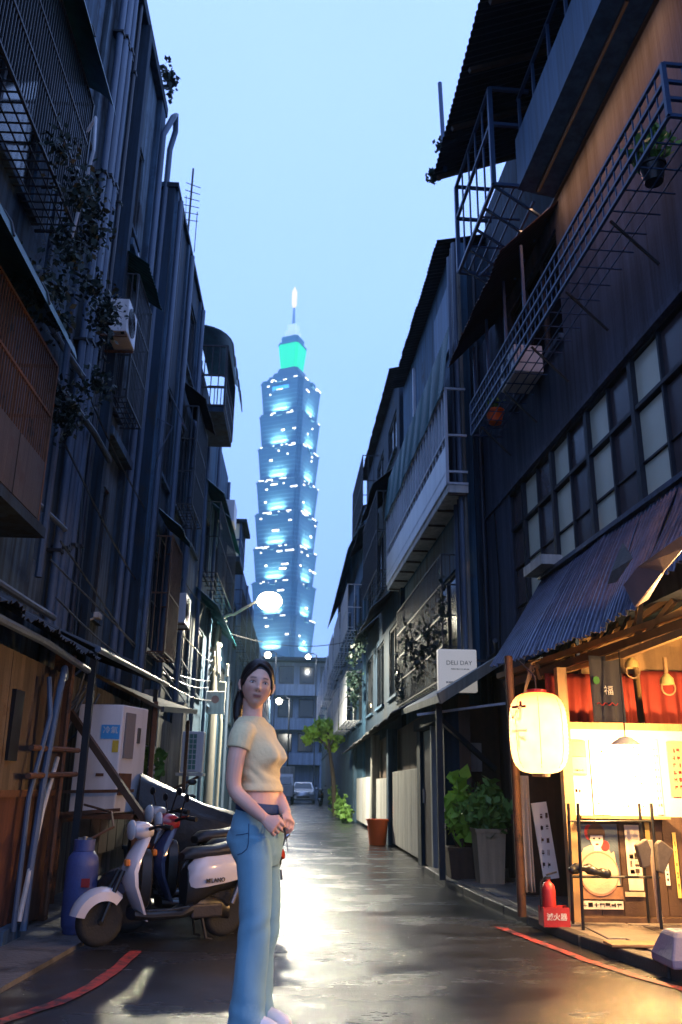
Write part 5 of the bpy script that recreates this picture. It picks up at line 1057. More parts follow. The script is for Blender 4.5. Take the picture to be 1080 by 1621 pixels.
# lamps far down the lane
def far_lamp(label, x, y, Y, e_, r=.14, h0=0.0, col=(1, .96, .85)):
    p = atY(x, y, Y); t = thing('street_lamp', label, 'street lamp', (p[0]+.8, Y, 0)); MB().tube([(p[0]+.8, Y, 0), (p[0]+.8, Y, p[2]+.2), (p[0]+.4, Y, p[2]+.35), (p[0], Y, p[2]+.2)], .06, 8).build('pole', MT['frame_dark'], t); MB().lathe([(.05, .22), (r*1.6, .14), (r*1.7, .1), (r, .1)], p, 12).build('hood', MT['frame_dark'], t); MB().ell(p, (r, r, r), 12, 8).build('lamp_glass', MT['lampglass'], t, smooth=True); point('lamp_light', p+(0, -.3, -.2), e_, col, .15, t)
far_lamp('bright far lamp in front of the blue end block beside the person', 442, 1110, 66, 700, .24)
far_lamp('small cool lamp on the skyline left of the tower base', 424, 1037, 80, 300, .3, col=(.9, .95, 1)); far_lamp('small lamp at the tower base on the right skyline', 488, 1040, 82, 300, .25, col=(.9, .95, 1))
far_lamp('dim yellow lamp under the right eaves of the lane', 590, 1108, 27, 60, .07, col=(1, .85, .5))
# ------------------------------------------------------------------ lane tree, weeds
tr = thing('street_tree', 'small bright green tree leaning over the far right of the lane', 'tree', (1.3, 37, 0)); c = atY(515, 1163, 37)
MB().tube([(1.45, 37, 0), (1.35, 37, 1.5), (1.15, 36.9, c[2]-.5), (c[0]+.1, 36.9, c[2]+.2)], [.11, .09, .06, .03], 8).tube([(1.15, 36.9, c[2]-.6), (c[0]-.5, 36.9, c[2]+.1)], [.05, .02], 6).tube([(1.15, 36.9, c[2]-.5), (c[0]+.6, 36.7, c[2]+.2)], [.05, .02], 6).build('trunk', MT['bark'], tr, smooth=True)
mb = MB()
for dx, dz, r in ((-.55, .05, .42), (-.1, .4, .48), (.35, .3, .45), (.0, -.05, .5), (.55, -.1, .38), (-.75, -.25, .25), (.3, -.45, .3)): leaves(mb, c+(dx, rng.uniform(-.3, .3), dz), (r, r, r*.8), 260, .2, .3)
mb.build('crown', MT['leaf_bright'], tr, weld=False)
for i, (y, h, lb) in enumerate(((33, .9, 'low green bush at the foot of the small bright tree'), (40, 1.3, 'far dark bush under the bright tree by the parked car'), (29.5, .6, 'clump of weeds at the foot of the right lane wall'))):
    leaves(MB(), (1.5, y, h*.5), (.3, .7, h*.5), 380, .16, 0); o = leaves(MB(), (1.5, y, h*.5), (.3, .7, h*.5), 420, .16, 0).build('bush', MT['leaf'], None, weld=False); tag(o, lb, 'bush')
# weeds on the left roof line
for i, (s, z, n, lb) in enumerate(((12.4, 13.35, 60, 'wispy weeds on the parapet of the tall pipe building'),)): tag(leaves(MB(), A2(np.array([s, .2, z])), (.18, .5, .3), n*3, .11, 0).build('roof_weed', MT['leaf_dark'], None, weld=False), lb, 'weed')
# overhead wires
for i, (a, b, sag, lb) in enumerate((((-2.5, 40, 7.5), (1.8, 46, 8.0), .5, 'thin wire strung across the far lane below the tower'), ((-2.3, 24.2, 5.3), (1.9, 29, 6.0), .35, 'thin wire from the utility pole to the right houses'))):
    a = np.array(a); b = np.array(b); tag(MB().tube([a+(b-a)*t-(0, 0, sag*4*t*(1-t)) for t in np.linspace(0, 1, 12)], .012, 5).build('overhead_wire', MT['black'], None), lb, 'wire')

# window cages, outdoor units and slack cables on the left walls
cage(l2, A2, 10.98, 12.1, .02, .34, 6.3, 8.3, .09, MT['frame_dark'], r=.007, rails=(.33, .66)); cage(l3, A3, 15.1, 16.7, .06, .4, 6.1, 8.1, .1, MT['frame_dark'], r=.007, rails=(.33, .66)); cage(l3, A3, 13.5, 14.65, .06, .36, 3.1, 5.0, .1, MT['rust'], r=.007, rails=(.5,))
corrug(A2, 10.9, 12.2, (.02, 8.75), (.5, 8.42), .09, .01, wob=.015, seed=201).build('rain_sheet', MT['teal'], l2); corrug(A3, 15.0, 16.8, (.06, 8.6), (.55, 8.22), .09, .01, wob=.015, seed=202).build('rain_sheet', MT['roof_dark'], l3); corrug(A3, 13.4, 14.75, (.06, 5.5), (.5, 5.15), .09, .01, wob=.015, seed=203).build('rain_sheet', MT['teal'], l3)
ac_unit('air_conditioner', 'grimy outdoor unit bolted to the pipe building beside its upper window cage', A2, 10.2, 10.75, .16, .44, 6.9, 7.4); ac_unit('air_conditioner', 'outdoor unit hung low on the dark flat-topped block above the awnings', A3, 15.3, 15.95, .1, .4, 3.9, 4.45)
for (s0, z) in ((10.2, 6.86), ): MB(A2).bar((s0+.05, .0, z), (s0+.05, .44, z), .03).bar((s0+.5, .0, z), (s0+.5, .44, z), .03).build('unit_bracket', MT['rust'], l2, kind='stuff')
MB(A3).bar((15.35, .0, 3.88), (15.35, .4, 3.88), .03).bar((15.9, .0, 3.88), (15.9, .4, 3.88), .03).build('unit_bracket', MT['rust'], l3, kind='stuff')
for k, (z0, z1, sag, o0) in enumerate(((3.3, 3.7, .35, .3), (3.5, 3.55, .5, .34), (4.6, 4.2, .4, .25), (2.9, 3.2, .25, .4), (5.9, 5.5, .6, .2))):
    a = A2(np.array([8.6, o0, z0])); b = np.array([-2.45+.03*k, 22.5, z1]); tag(MB().tube([a+(b-a)*t-(0, 0, sag*4*t*(1-t))+(0.05*math.sin(9*t+k), 0, 0) for t in np.linspace(0, 1, 16)], .011, 5).build('service_cable', MT['pipe_dark'], None), ['lowest', 'second lowest', 'middle', 'thin bottom', 'highest'][k]+' slack service cable along the left house fronts', 'cable')
# ================================================================== scooters (local: +x forward, +y left, z up)
def ring(cx, cz, w, pts): return [(cx+x, w*y, cz+z) for x, y, z in pts]
def xsec(x, hw, z0, z1, n=14, p=2.6, lean=0.0):
    out = []
    for k in range(n):
        a = 2*math.pi*k/n; c_, s_ = math.cos(a), math.sin(a); y = hw*math.copysign(abs(c_)**(2/p), c_); z = (z0+z1)/2+(z1-z0)/2*math.copysign(abs(s_)**(2/p), s_); out.append((x+lean*(z-(z0+z1)/2), y, z))
    return out
def make_scooter(label, loc, rz, panel, shield, head, seatm, sc=.84, group='parked scooters', topbox=False, lettering=None, mirrors=True):
    t = thing('motor_scooter', label, 'scooter', loc, rz, group); t.scale = (sc, sc, sc); OFF[t.name] = np.zeros(3)
    def wheel(x):
        w_ = MB().lathe([(.14, -.045), (.17, -.052), (.205, -.035), (.215, 0), (.205, .035), (.17, .052), (.14, .045)], (x, 0, .215), 28, 'y').build('wheel', MT['rubber'], t, smooth='all')
        MB().lathe([(.135, -.04), (.142, -.045), (.142, .045), (.135, .04), (.05, .03), (.03, .05), (.03, -.05), (.05, -.03)], (x, 0, .215), 24, 'y').build('rim', MT['black'], w_, smooth=True)
        for k in range(5): a = k*1.2566; MB().bar((x+.03*math.cos(a), 0, .215+.03*math.sin(a)), (x+.14*math.cos(a), 0, .215+.14*math.sin(a)), .085, .035, (0, 1, 0)).build('spoke', MT['steel'], w_)
    wheel(.62); wheel(-.58)
    MB().tube([(.62, .075, .215), (.55, .08, .42), (.46, .05, .62)], .022, 8).tube([(.62, -.075, .215), (.55, -.08, .42), (.46, -.05, .62)], .022, 8).build('fork', MT['black'], t, smooth=True)
    # front mudguard: arched shell over the wheel
    rings = []
    for a in np.linspace(.2, 2.3, 12):
        r0 = .228; cx, cz = .62+r0*math.cos(a), .215+r0*math.sin(a); ww = .085+.03*math.sin(max(0, a)*1.2); u = (math.cos(a), math.sin(a))
        rings.append([(cx+u[0]*h, y, cz+u[1]*h) for y, h in ((-ww, -.06), (-ww*.95, .015), (-ww*.5, .04), (0, .048), (ww*.5, .04), (ww*.95, .015), (ww, -.06), (ww*.7, -.02), (0, .02), (-ww*.7, -.02))])
    MB().loft(rings).build('front_mudguard', shield, t, smooth=True)
    # leg shield: tall leaning shell
    rings = []
    for x, z, hw, th in ((.24, .20, .12, .03), (.31, .34, .15, .04), (.385, .50, .165, .045), (.40, .62, .155, .05), (.36, .74, .135, .045), (.29, .86, .10, .04), (.26, .91, .08, .035)):
        rings.append([(x+dx*th, y*hw, z+dx*th*.35) for y, dx in ((-1, -.9), (-.98, -.2), (-.7, .55), (0, 1), (.7, .55), (.98, -.2), (1, -.9), (.7, -.55), (0, -.35), (-.7, -.55))])
    MB().loft(rings).build('leg_shield', shield, t, smooth=True)
    MB().loft([xsec(.30, .12, .30, .8), xsec(.22, .14, .28, .80), xsec(.2, .12, .3, .78)]).build('inner_shield', MT['black'], t, smooth=True)
    MB().box(.425, .475, .075, .135, .66, .72).build('turn_signal', mat('amber_lens_%s' % loc[0], (.5, .15, .02), .3), t, bevel=.015)
    # handlebar cowl, headlight, grips, mirrors
    cw = MB().loft([xsec(.20, .07, .90, 1.0), xsec(.26, .11, .88, 1.03), xsec(.33, .12, .88, 1.04), xsec(.385, .10, .90, 1.02)]).build('handlebar_cowl', head, t, smooth=True)
    MB().lathe([(.085, .38), (.09, .395), (.075, .415), (.03, .425)], (0, 0, .96), 20, 'x').build('headlight', mat('headlight_glass_%s' % loc[0], (.55, .55, .55), .1, bump=0), cw, smooth=True)
    for s_ in (-1, 1):
        MB().tube([(.26, .1*s_, .97), (.22, .22*s_, 1.0), (.16, .34*s_, .99)], .016, 8).build('handlebar', MT['black'], t, smooth=True); MB().tube([(.20, .26*s_, 1.0), (.15, .36*s_, .99)], .022, 10).build('grip', MT['rubber'], t, smooth=True); MB().tube([(.235, .2*s_, 1.01), (.22, .33*s_, 1.02)], .007, 6).build('brake_lever', MT['chrome'], t)
        if mirrors: MB().tube([(.24, .17*s_, 1.0), (.24, .24*s_, 1.12), (.24, .27*s_, 1.16)], .008, 6).ell((.235, .30*s_, 1.18), (.018, .06, .04), 12, 8).build('mirror', MT['black'], t, smooth=True)
    # floorboard and body
    MB().loft([xsec(.34, .12, .20, .30), xsec(.2, .15, .19, .27), xsec(-.1, .155, .19, .27), xsec(-.22, .14, .2, .34)]).build('floorboard', MT['black'], t, smooth=True); MB().tube([(.24, .16, .29), (.05, .165, .285), (-.16, .16, .30)], .008, 6).build('floor_trim', MT['chrome'], t)
    MB().loft([xsec(-.16, .10, .26, .62), xsec(-.24, .13, .26, .70), xsec(-.45, .13, .38, .70), xsec(-.75, .11, .44, .72), xsec(-.92, .07, .52, .72)]).build('body_core', MT['black'], t, smooth=True)
    for s_ in (-1, 1):        # painted side panel, domed outward, with a straight lower edge
        prof = [(-.17, .47, .64, .10), (-.22, .45, .70, .155), (-.33, .46, .735, .18), (-.5, .485, .745, .185), (-.68, .515, .745, .17), (-.82, .55, .73, .14), (-.90, .575, .69, .10)]; rings = []
        for x, z0, z1, hw in prof:
            rings.append([(x, s_*y, z) for y, z in ((hw*.45, z0), (hw*.92, z0+.0), (hw*1.0, z0+(z1-z0)*.3), (hw*.98, z0+(z1-z0)*.65), (hw*.8, z0+(z1-z0)*.9), (hw*.5, z1), (hw*.4, (z0+z1)/2))])
        sp = MB().loft(rings).build('side_panel', panel, t, smooth=True)
        if lettering and s_ == 1:
            text(lettering, .052, MT['ink'], (-.40, .190, .515), (-1, 0, .03), (0, -.1, 1), sp, depth=.002, bold=.001)
    tl = MB().loft([xsec(-.86, .12, .60, .72), xsec(-.93, .10, .58, .70), xsec(-.96, .06, .59, .67)]).build('tail_light', mat('tail_lens_%s' % loc[0], (.45, .05, .02), .15, bump=0), t, smooth=True)
    MB().loft([xsec(-.12, .08, .68, .75), xsec(-.2, .125, .69, .80), xsec(-.45, .14, .70, .815), xsec(-.62, .14, .72, .85), xsec(-.82, .115, .735, .855), xsec(-.90, .06, .75, .83)]).build('seat', seatm, t, smooth=True)
    MB().tube([(-.72, .12, .74), (-.93, .12, .80), (-.99, .06, .82), (-.99, -.06, .82), (-.93, -.12, .80), (-.72, -.12, .74)], .016, 8).build('grab_rail', MT['chrome'], t, smooth=True)
    # engine, transmission, exhaust, stand, rear guard, plate
    MB().loft([xsec(-.18, .06, .22, .38), xsec(-.3, .10, .16, .40), xsec(-.5, .10, .18, .36), xsec(-.62, .08, .15, .30)]).build('engine', MT['black'], t, smooth=True); MB().box(-.52, -.2, .10, .135, .19, .31).build('transmission_cover', mat('dark_alloy_%s' % loc[0], (.05, .045, .045), .4, .5), t, bevel=.02)
    MB().tube([(-.3, -.11, .2), (-.45, -.14, .24), (-.8, -.15, .30)], [.03, .055, .05], 12).build('exhaust', MT['steel'], t, smooth=True); MB().tube([(-.62, .11, .3), (-.70, .12, .5)], .025, 8).build('shock_absorber', MT['steel'], t)
    MB().loft([[(-.80+.0*k, y, .56-.02*k) for y in (-.07, .07)]+[(-.84, .07, .52), (-.84, -.07, .52)] for k in (0, 1)]+[[(-.9, -.06, .36), (-.9, .06, .36), (-.92, .06, .36), (-.92, -.06, .36)]]).build('rear_mudguard', MT['black'], t); MB().hexa((-.925, -.09, .40), (-.925, .09, .40), (-.905, .09, .50), (-.905, -.09, .50), (-.006, 0, .0)).build('number_plate', MT['white'], t)
    for s_ in (-1, 1): MB().tube([(-.32, .10*s_, .2), (-.36, .13*s_, .02), (-.42, .13*s_, .005)], .014, 7).build('stand_leg', MT['black'], t)
    if topbox: MB().loft([xsec(-.95, .16, .86, 1.10), xsec(-.9, .2, .86, 1.16), xsec(-.6, .2, .86, 1.17), xsec(-.55, .16, .86, 1.10)]).build('luggage_box', MT['black'], t, smooth=True)
    return t
white_paint = mat('white_scooter_paint', (.60, .56, .57), .25, var=.04, bump=0, coat=.6); red_paint2 = mat('dark_red_scooter_paint', (.22, .02, .03), .22, var=.05, bump=0, coat=.6); black_paint = mat('black_scooter_paint', (.02, .02, .025), .2, var=.05, bump=0, coat=.6)
blue_paint = mat('dark_blue_scooter_paint', (.03, .04, .09), .22, var=.05, bump=0, coat=.6)
vinyl = mat('black_seat_vinyl', (.018, .018, .02), .4, var=.2)
fw = atZ(153, 1503); hd_ = R(180+31); dvec = np.array([math.cos(hd_), math.sin(hd_), 0]); c0 = fw-dvec*.62*.80
make_scooter('white and black scooter parked nearest on the left with lettered side panel', (c0[0], c0[1], .012), hd_, white_paint, white_paint, white_paint, vinyl, .80, lettering='MILANO', mirrors=False)
c1 = c0+np.array([.12, .60, 0]); make_scooter('dark red scooter parked just behind the white one', (c1[0], c1[1], .012), hd_-.05, black_paint, blue_paint, red_paint2, vinyl, .84)
c2 = c0+np.array([-.05, 1.15, 0]); make_scooter('black scooter third in the row with chrome bars', (c2[0], c2[1], .012), hd_+.06, black_paint, black_paint, mat('grey_cowl', (.25, .25, .26), .3, coat=.4), vinyl, .88)
c3 = np.array([-1.25, 9.3, 0.02])
# big scooter under a wet black cover
cv = thing('covered_scooter', 'bulky scooter under a wet black cover behind the row', 'scooter', tuple(c3), 0, 'parked scooters')
prof = [(-.55, .25, .62), (-.48, .33, 1.12), (-.1, .36, .98), (.3, .36, .84), (.75, .33, .74), (.95, .25, .62)]
rings = []
for i, (x, hw, z) in enumerate(prof):
    rg = []
    for k in range(22):
        a = 2*math.pi*k/22; yy = hw*math.copysign(abs(math.cos(a))**.7, math.cos(a)); zz = z*(.5+.5*math.copysign(abs(math.sin(a))**.6, math.sin(a)))
        rg.append((c3[0]+x*.85-.15*yy, c3[1]+yy*.95+.1*x+.02*math.sin(k*3+i), .05+zz*1.04+.015*math.sin(k*2.3+i*1.7)))
    rings.append(rg)
MB().loft(rings).build('cover', mat('wet_black_cover', (.008, .009, .011), .42, var=.3, bump=.3, bscale=18, spec=.35), cv, smooth=True, bevel=.02)
for x in (-.4, .75): MB().lathe([(.1, -.05), (.2, -.04), (.21, 0), (.2, .04), (.1, .05)], (c3[0]+x*.85, c3[1]+.1*x, .21), 20, 'y').build('wheel', MT['rubber'], cv, smooth=True)
make_scooter('white and black scooter parked deeper by the left wall, half hidden by the person', (-1.72, 11.6, .02), R(-75), black_paint, white_paint, white_paint, vinyl, .95)
make_scooter('dark scooter parked by the far right bushes near the silver car', (1.25, 55, .01), R(-95), black_paint, black_paint, black_paint, vinyl, 1.0)
# ================================================================== far car and truck
def far_car(label, x0, Y):
    t = thing('parked_car', label, 'car', (x0, Y, 0)); sil = mat('silver_car_paint', (.45, .47, .50), .25, .6, var=.05, bump=0, coat=.5)
    def sec(y, hw, z0, z1, tw): return [(x0-hw, Y+y, z0), (x0-hw*1.02, Y+y, (z0+z1)/2), (x0-hw*tw, Y+y, z1), (x0+hw*tw, Y+y, z1), (x0+hw*1.02, Y+y, (z0+z1)/2), (x0+hw, Y+y, z0)]
    MB().loft([sec(0, .72, .3, .62, .9), sec(.1, .82, .22, .78, .92), sec(1.1, .86, .2, .95, .92), sec(3.6, .86, .2, .98, .92), sec(4.2, .8, .28, .9, .9)]).build('body', sil, t, smooth=True, bevel=.03)
    MB().loft([sec(1.05, .78, .94, .96, .98), sec(1.75, .72, .94, 1.42, .8), sec(3.0, .72, .94, 1.44, .8), sec(3.9, .76, .94, .98, .98)]).build('cabin', sil, t, smooth=True)
    MB().hexa((x0-.66, Y+1.12, .985), (x0+.66, Y+1.12, .985), (x0+.54, Y+1.7, 1.36), (x0-.54, Y+1.7, 1.36), (0, -.02, .02)).build('windscreen', MT['glass_black'], t)
    for s_ in (-1, 1):
        MB().ell((x0+s_*.6, Y+.06, .66), (.17, .06, .08)).build('headlight', mat('car_headlight', (.8, .8, .8), .1, bump=0), t, smooth=True)
        for yy in (.8, 3.4): MB().lathe([(.16, -.09), (.3, -.08), (.31, 0), (.3, .08), (.16, .09)], (x0+s_*.76, Y+yy, .31), 20, 'x').build('wheel', MT['rubber'], t, smooth=True)
    MB().box(x0-.45, x0+.45, Y-.03, Y+.02, .38, .5).build('grille', MT['black'], t)
    for s_ in (-1, 1): MB().ell((x0+s_*.98, Y+1.25, 1.02), (.1, .06, .07)).build('wing_mirror', sil, t, smooth=True)
p = atZ(480, 1264.5); far_car('silver car facing the camera at the far end of the lane', float(atY(480, 1250, 62)[0]), 62)
tx0 = float(atY(452, 1240, 58)[0]); tk = thing('parked_truck', 'small white box truck parked at the far left of the lane', 'truck', (tx0, 58, 0))
MB().box(tx0-.85, tx0+.55, 59.3, 62.5, .75, 2.4).build('cargo_box', MT['white_dirty'], tk, bevel=.02); MB().loft([[(tx0-.82, 58, .5), (tx0+.52, 58, .5), (tx0+.52, 58.05, 1.2), (tx0-.82, 58.05, 1.2)], [(tx0-.82, 59.25, .5), (tx0+.52, 59.25, .5), (tx0+.48, 59.25, 1.95), (tx0-.78, 59.25, 1.95)]]).build('cab', MT['white'], tk, bevel=.05)
MB().hexa((tx0-.72, 58.1, 1.25), (tx0+.42, 58.1, 1.25), (tx0+.4, 58.9, 1.72), (tx0-.7, 58.9, 1.72), (0, -.03, .02)).build('windscreen', MT['glass_black'], tk)
for s_ in (-.75, .45):
    for yy in (58.5, 61.8): MB().lathe([(.15, -.1), (.29, -.09), (.3, 0), (.29, .09), (.15, .1)], (tx0+s_, yy, .3), 18, 'x').build('wheel', MT['rubber'], tk, smooth=True)
# ================================================================== person standing in the lane, body turned right, looking back at the camera
PY = 4.60
def PT(x, y, dy=0.0): return np.array(atY(x, y, PY+dy))
phi = R(27); fv = np.array([math.cos(phi), -math.sin(phi), 0]); rv = np.array([-math.sin(phi), -math.cos(phi), 0]); zv = np.array([0, 0, 1.])
skin = bpy.data.materials.new('skin'); skin.use_nodes = True; sn, sl = skin.node_tree.nodes, skin.node_tree.links
ca_ = sn.new('ShaderNodeVertexColor'); ca_.layer_name = 'tint'; sb = sn['Principled BSDF']; sl.new(ca_.outputs['Color'], sb.inputs['Base Color']); sb.inputs['Roughness'].default_value = .48
sb.inputs['Subsurface Weight'].default_value = .25; sb.inputs['Subsurface Radius'].default_value = (.012, .005, .003); sb.inputs['Subsurface Scale'].default_value = .6; sb.inputs['Specular IOR Level'].default_value = .35
shirt_m = mat('pale_yellow_cotton', (.78, .66, .36), .85, var=.10, scale=5, bump=.25, bscale=30, sheen=.2); jeans_m = mat('blue_denim', (.17, .36, .47), .85, var=.2, scale=6, bump=.12, bscale=220, sheen=.15, stain=((.26, .45, .54), .56, 3))
hair_m = mat('dark_hair', (.016, .012, .011), .38, var=.4, scale=20, bump=.0); navy_m = mat('dark_denim', (.03, .06, .13), .8, var=.2, bump=.2); shoe_m = mat('white_shoe', (.7, .72, .78), .5, var=.1); lace_m = mat('blue_canvas', (.08, .12, .35), .7, var=.2)
per = thing('person', 'person in a pale yellow crop top and blue wide jeans looking back over the shoulder', 'person', tuple(np.array([PT(400, 1400)[0], PY, 0.0])))
def ering(c, a, b, n=32, p=2.2, tilt=0.0):
    out = []
    for k in range(n):
        t = 2*math.pi*k/n; c_, s_ = math.cos(t), math.sin(t); x = a*math.copysign(abs(c_)**(2/p), c_); y = b*math.copysign(abs(s_)**(2/p), s_)
        out.append(np.asarray(c)+fv*x+rv*y+zv*tilt*x)
    return out
torso = [(1134, 398, .045, .048, 0), (1143, 398, .055, .085, 0), (1149, 399, .064, .130, 0), (1158, 401, .074, .146, 0), (1170, 404, .084, .150, 0), (1186, 407, .090, .142, 0), (1204, 409, .088, .132, 0), (1222, 411, .085, .128, 0), (1240, 413, .083, .122, 0), (1256, 414, .084, .124, 0), (1272, 413, .090, .134, 0), (1290, 410, .100, .148, 0), (1312, 407, .112, .158, 0), (1335, 406, .11, .155, 0)]
def torso_loft(mb, r0, r1, g): mb.loft([ering(PT(x, y), a+g, b+g) for y, x, a, b, _ in torso[r0:r1]])
body = MB(); body.loft([ering(PT(x, y), a-(.016 if 1144 < y < 1250 else 0), b-(.016 if 1144 < y < 1250 else 0)) for y, x, a, b, _ in torso])
# neck and arms
nk0, nk1 = PT(398, 1150, .01), PT(401, 1106, .035); body.tube([nk0, (nk0+nk1)/2, nk1], [.060, .052, .055], 20)
def limb(mb, pts, rad, n=16):
    P, Rr = [], []
    for i in range(len(pts)-1):
        p0, p1, p2, p3 = pts[max(i-1, 0)], pts[i], pts[i+1], pts[min(i+2, len(pts)-1)]
        for t in np.linspace(0, 1, 6, endpoint=False):
            P.append(.5*((2*p1)+(-p0+p2)*t+(2*p0-5*p1+4*p2-p3)*t*t+(-p0+3*p1-3*p2+p3)*t**3)); Rr.append(rad[i]*(1-t)+rad[i+1]*t)
    P.append(pts[-1]); Rr.append(rad[-1]); mb.tube(P, Rr, n)
SHN = PT(383, 1164, -.135); ELN = PT(371, 1247, -.16); WRN = PT(419, 1296, -.20)
armN = [SHN, PT(374, 1200, -.16), ELN, PT(394, 1274, -.185), WRN]; radN = [.049, .044, .037, .035, .025]
limb(body, armN, radN)
SHF = PT(418, 1163, .14); armF = [SHF, PT(428, 1205, .17), PT(430, 1245, .16), PT(443, 1268, .02), PT(453, 1288, -.06)]; limb(body, armF, [.050, .045, .040, .036, .027])
# hands: palm and five curled fingers each, meeting at the waist drawstring
def hand(mb, wrist, knuckle, back, curl, thumb, ln=.08, w=.0083):
    d = knuckle-wrist; L = np.linalg.norm(d); d /= L; side = np.cross(d, back); side /= np.linalg.norm(side); back = np.cross(side, d)
    mb.loft([[wrist+d*L*t+side*hw*math.cos(a)+back*th*math.sin(a) for a in np.linspace(0, 2*math.pi, 12, endpoint=False)] for t, hw, th in ((-.25, .024, .02), (.1, .028, .019), (.5, .037, .017), (.9, .041, .015), (1.05, .036, .012))])
    for k in range(4):
        o_ = (k-1.5)*.0212; base = knuckle-d*.008+side*o_; l_ = ln*(.9, 1.04, 1.0, .8)[k]; cv_ = curl*(.92+.1*k)
        p = base; pts = [p-d*.015, p]; ang = 0
        for j, f_ in enumerate((.45, .32, .23)):
            ang += cv_*(.8, 1.0, .75)[j]; dirv = d*math.cos(ang)-back*math.sin(ang); p = p+dirv*l_*f_; pts.append(p)
        mb.tube(pts, [w, w, w*.97, w*.9, w*.7], 9)
    tb_ = wrist+d*L*.35+side*.032*thumb; pts = [tb_-side*.012*thumb, tb_+d*.022+side*.012*thumb-back*.01, tb_+d*.045+side*.008*thumb-back*.026, tb_+d*.062-side*.004*thumb-back*.034]; mb.tube(pts, [.013, .012, .0105, .007], 9)
hand(body, WRN, PT(437, 1309, -.225), np.array([-.15, -.9, .35]), .95, -1)
hand(body, armF[-1], PT(459, 1301, -.10), np.array([.7, -.35, .5]), .95, 1)
# ankles and feet inside the hems
ANN, ANF = np.array(PT(392, 1610, -.09)), np.array(PT(411, 1605, .075))
for a_ in (ANN, ANF): body.tube([(a_[0], a_[1], .30), (a_[0], a_[1], .07)], [.042, .036], 14)
body.tube([PT(402, 1340, -.07), PT(401, 1450, -.08), (ANN[0], ANN[1], .25)], [.07, .055, .045], 16); body.tube([PT(415, 1340, .07), PT(418, 1450, .07), (ANF[0], ANF[1], .25)], [.07, .055, .045], 16)
# head: sculpted in its own axes (x to the image right, y out of the face, z up)
HC = PT(407, 1086, -.015); hy = R(9); hx_ = np.array([math.cos(hy), math.sin(hy), 0]); hf = np.array([math.sin(hy), -math.cos(hy), .03]); hf /= np.linalg.norm(hf); hz = np.cross(hx_, hf)*-1
hz = np.array([0, 0, 1.]); rl_ = R(-6); hx2 = hx_*math.cos(rl_)+hz*math.sin(rl_); hz2 = -hx_*math.sin(rl_)+hz*math.cos(rl_); HM = np.stack([hx2, hf, hz2], 1); HS = 1.07
def H2W(q): return HC+HM@(np.asarray(q)*HS)
G_ = [(0, -.004, .009, .022, .011), (0, -.026, .0125, .010, .019), (-.031, .006, .017, .011, -.009), (.031, .006, .017, .011, -.009), (0, .03, .05, .011, .004), (-.04, -.022, .018, .018, .004), (.04, -.022, .018, .018, .004), (0, -.052, .019, .0045, .006), (0, -.063, .017, .0055, .006), (0, -.0575, .022, .002, -.003), (0, -.074, .02, .006, -.003), (0, -.094, .02, .014, .009)]
def sculpt(u):
    x, y, z = u; jaw = max(0, -z); px, py, pz = x*.0745*(1-.34*jaw**2.0), y*.092, z*.111
    if y > 0: py = .092*(y**.85)*(1-.12*jaw); px *= 1.0
    if y < 0: pz *= 1-.18*jaw
    for gx, gz, sx, sz, am in G_:
        if y > 0: py += am*y*math.exp(-((px-gx)/sx)**2-((pz-gz)/sz)**2)
    return (px, py, pz)
hm = MB(); nu, nv = 96, 72; vs_ = []; fs_ = []
for j in range(nv+1):
    th = math.pi*j/nv
    for i in range(nu):
        ph = 2*math.pi*i/nu; vs_.append(H2W(sculpt((math.sin(th)*math.sin(ph), math.sin(th)*math.cos(ph), math.cos(th)))))
for j in range(nv):
    for i in range(nu): fs_.append((j*nu+i, j*nu+(i+1) % nu, (j+1)*nu+(i+1) % nu, (j+1)*nu+i))
body.add(vs_, fs_)
for s_ in (-1, 1):    # ears
    pts = [H2W((s_*.073, -.012, .018)), H2W((s_*.083, -.018, .02)), H2W((s_*.086, -.022, .002)), H2W((s_*.080, -.012, -.022)), H2W((s_*.072, -.006, -.026))]; body.tube(pts, [.009, .010, .010, .009, .007], 8); body.ell(H2W((s_*.077, -.012, -.002)), (.007, .014, .02), 10, 8)
bo = remeshed(body, 'body', skin, per, .0038, 2, .45)
me = bo.data; n = len(me.vertices); co = np.empty(n*3, 'f'); me.vertices.foreach_get('co', co); co = co.reshape(-1, 3).astype(float)+OFF[per.name]; loc = (co-HC)@HM/HS
base = np.tile(np.array([.80, .47, .34]), (n, 1)); x, y, z = loc[:, 0], loc[:, 1], loc[:, 2]; front = (y > .03) & (np.abs(z) < .14)
def blend(msk, col): base[:] = base*(1-msk[:, None])+np.array(col)*msk[:, None]
for s_ in (-1, 1):
    blend(front*.35*np.exp(-((x-s_*.04)/.02)**2-((z+.025)/.018)**2), (.55, .20, .16))
    bz = .030-(np.abs(x)-.03)**2*6; blend(front*.85*np.exp(-((np.abs(x)-.031)/.015)**6-((z-bz)/.0036)**4)*(np.sign(x) == s_), (.04, .025, .02))
    lz_ = .0140-(np.abs(x)-.031)**2*25; blend(front*.95*np.exp(-((np.abs(x)-.032)/.0165)**6-((z-lz_)/.0026)**4)*(np.sign(x) == s_), (.015, .01, .01))
    blend(front*.4*np.exp(-((np.abs(x)-.031)/.02)**2-((z-.006)/.011)**2)*(np.sign(x) == s_), (.30, .16, .12))
    blend(front*.6*np.exp(-((np.abs(x)-.0075)/.004)**2-((z+.034)/.003)**2), (.2, .08, .06))
zs = z-4.5*x**2; lw_ = np.exp(-(x/.0205)**6-((zs+.0575)/.0080)**4); blend(front*.85*lw_, (.36, .12, .11)); blend(front*.8*np.exp(-(x/.021)**8-((zs+.0575)/.0013)**2), (.12, .03, .03))
blend(.35*np.exp(-((np.linalg.norm(co-WRN, axis=1)-.07)/.05)**2), (.50, .27, .22))
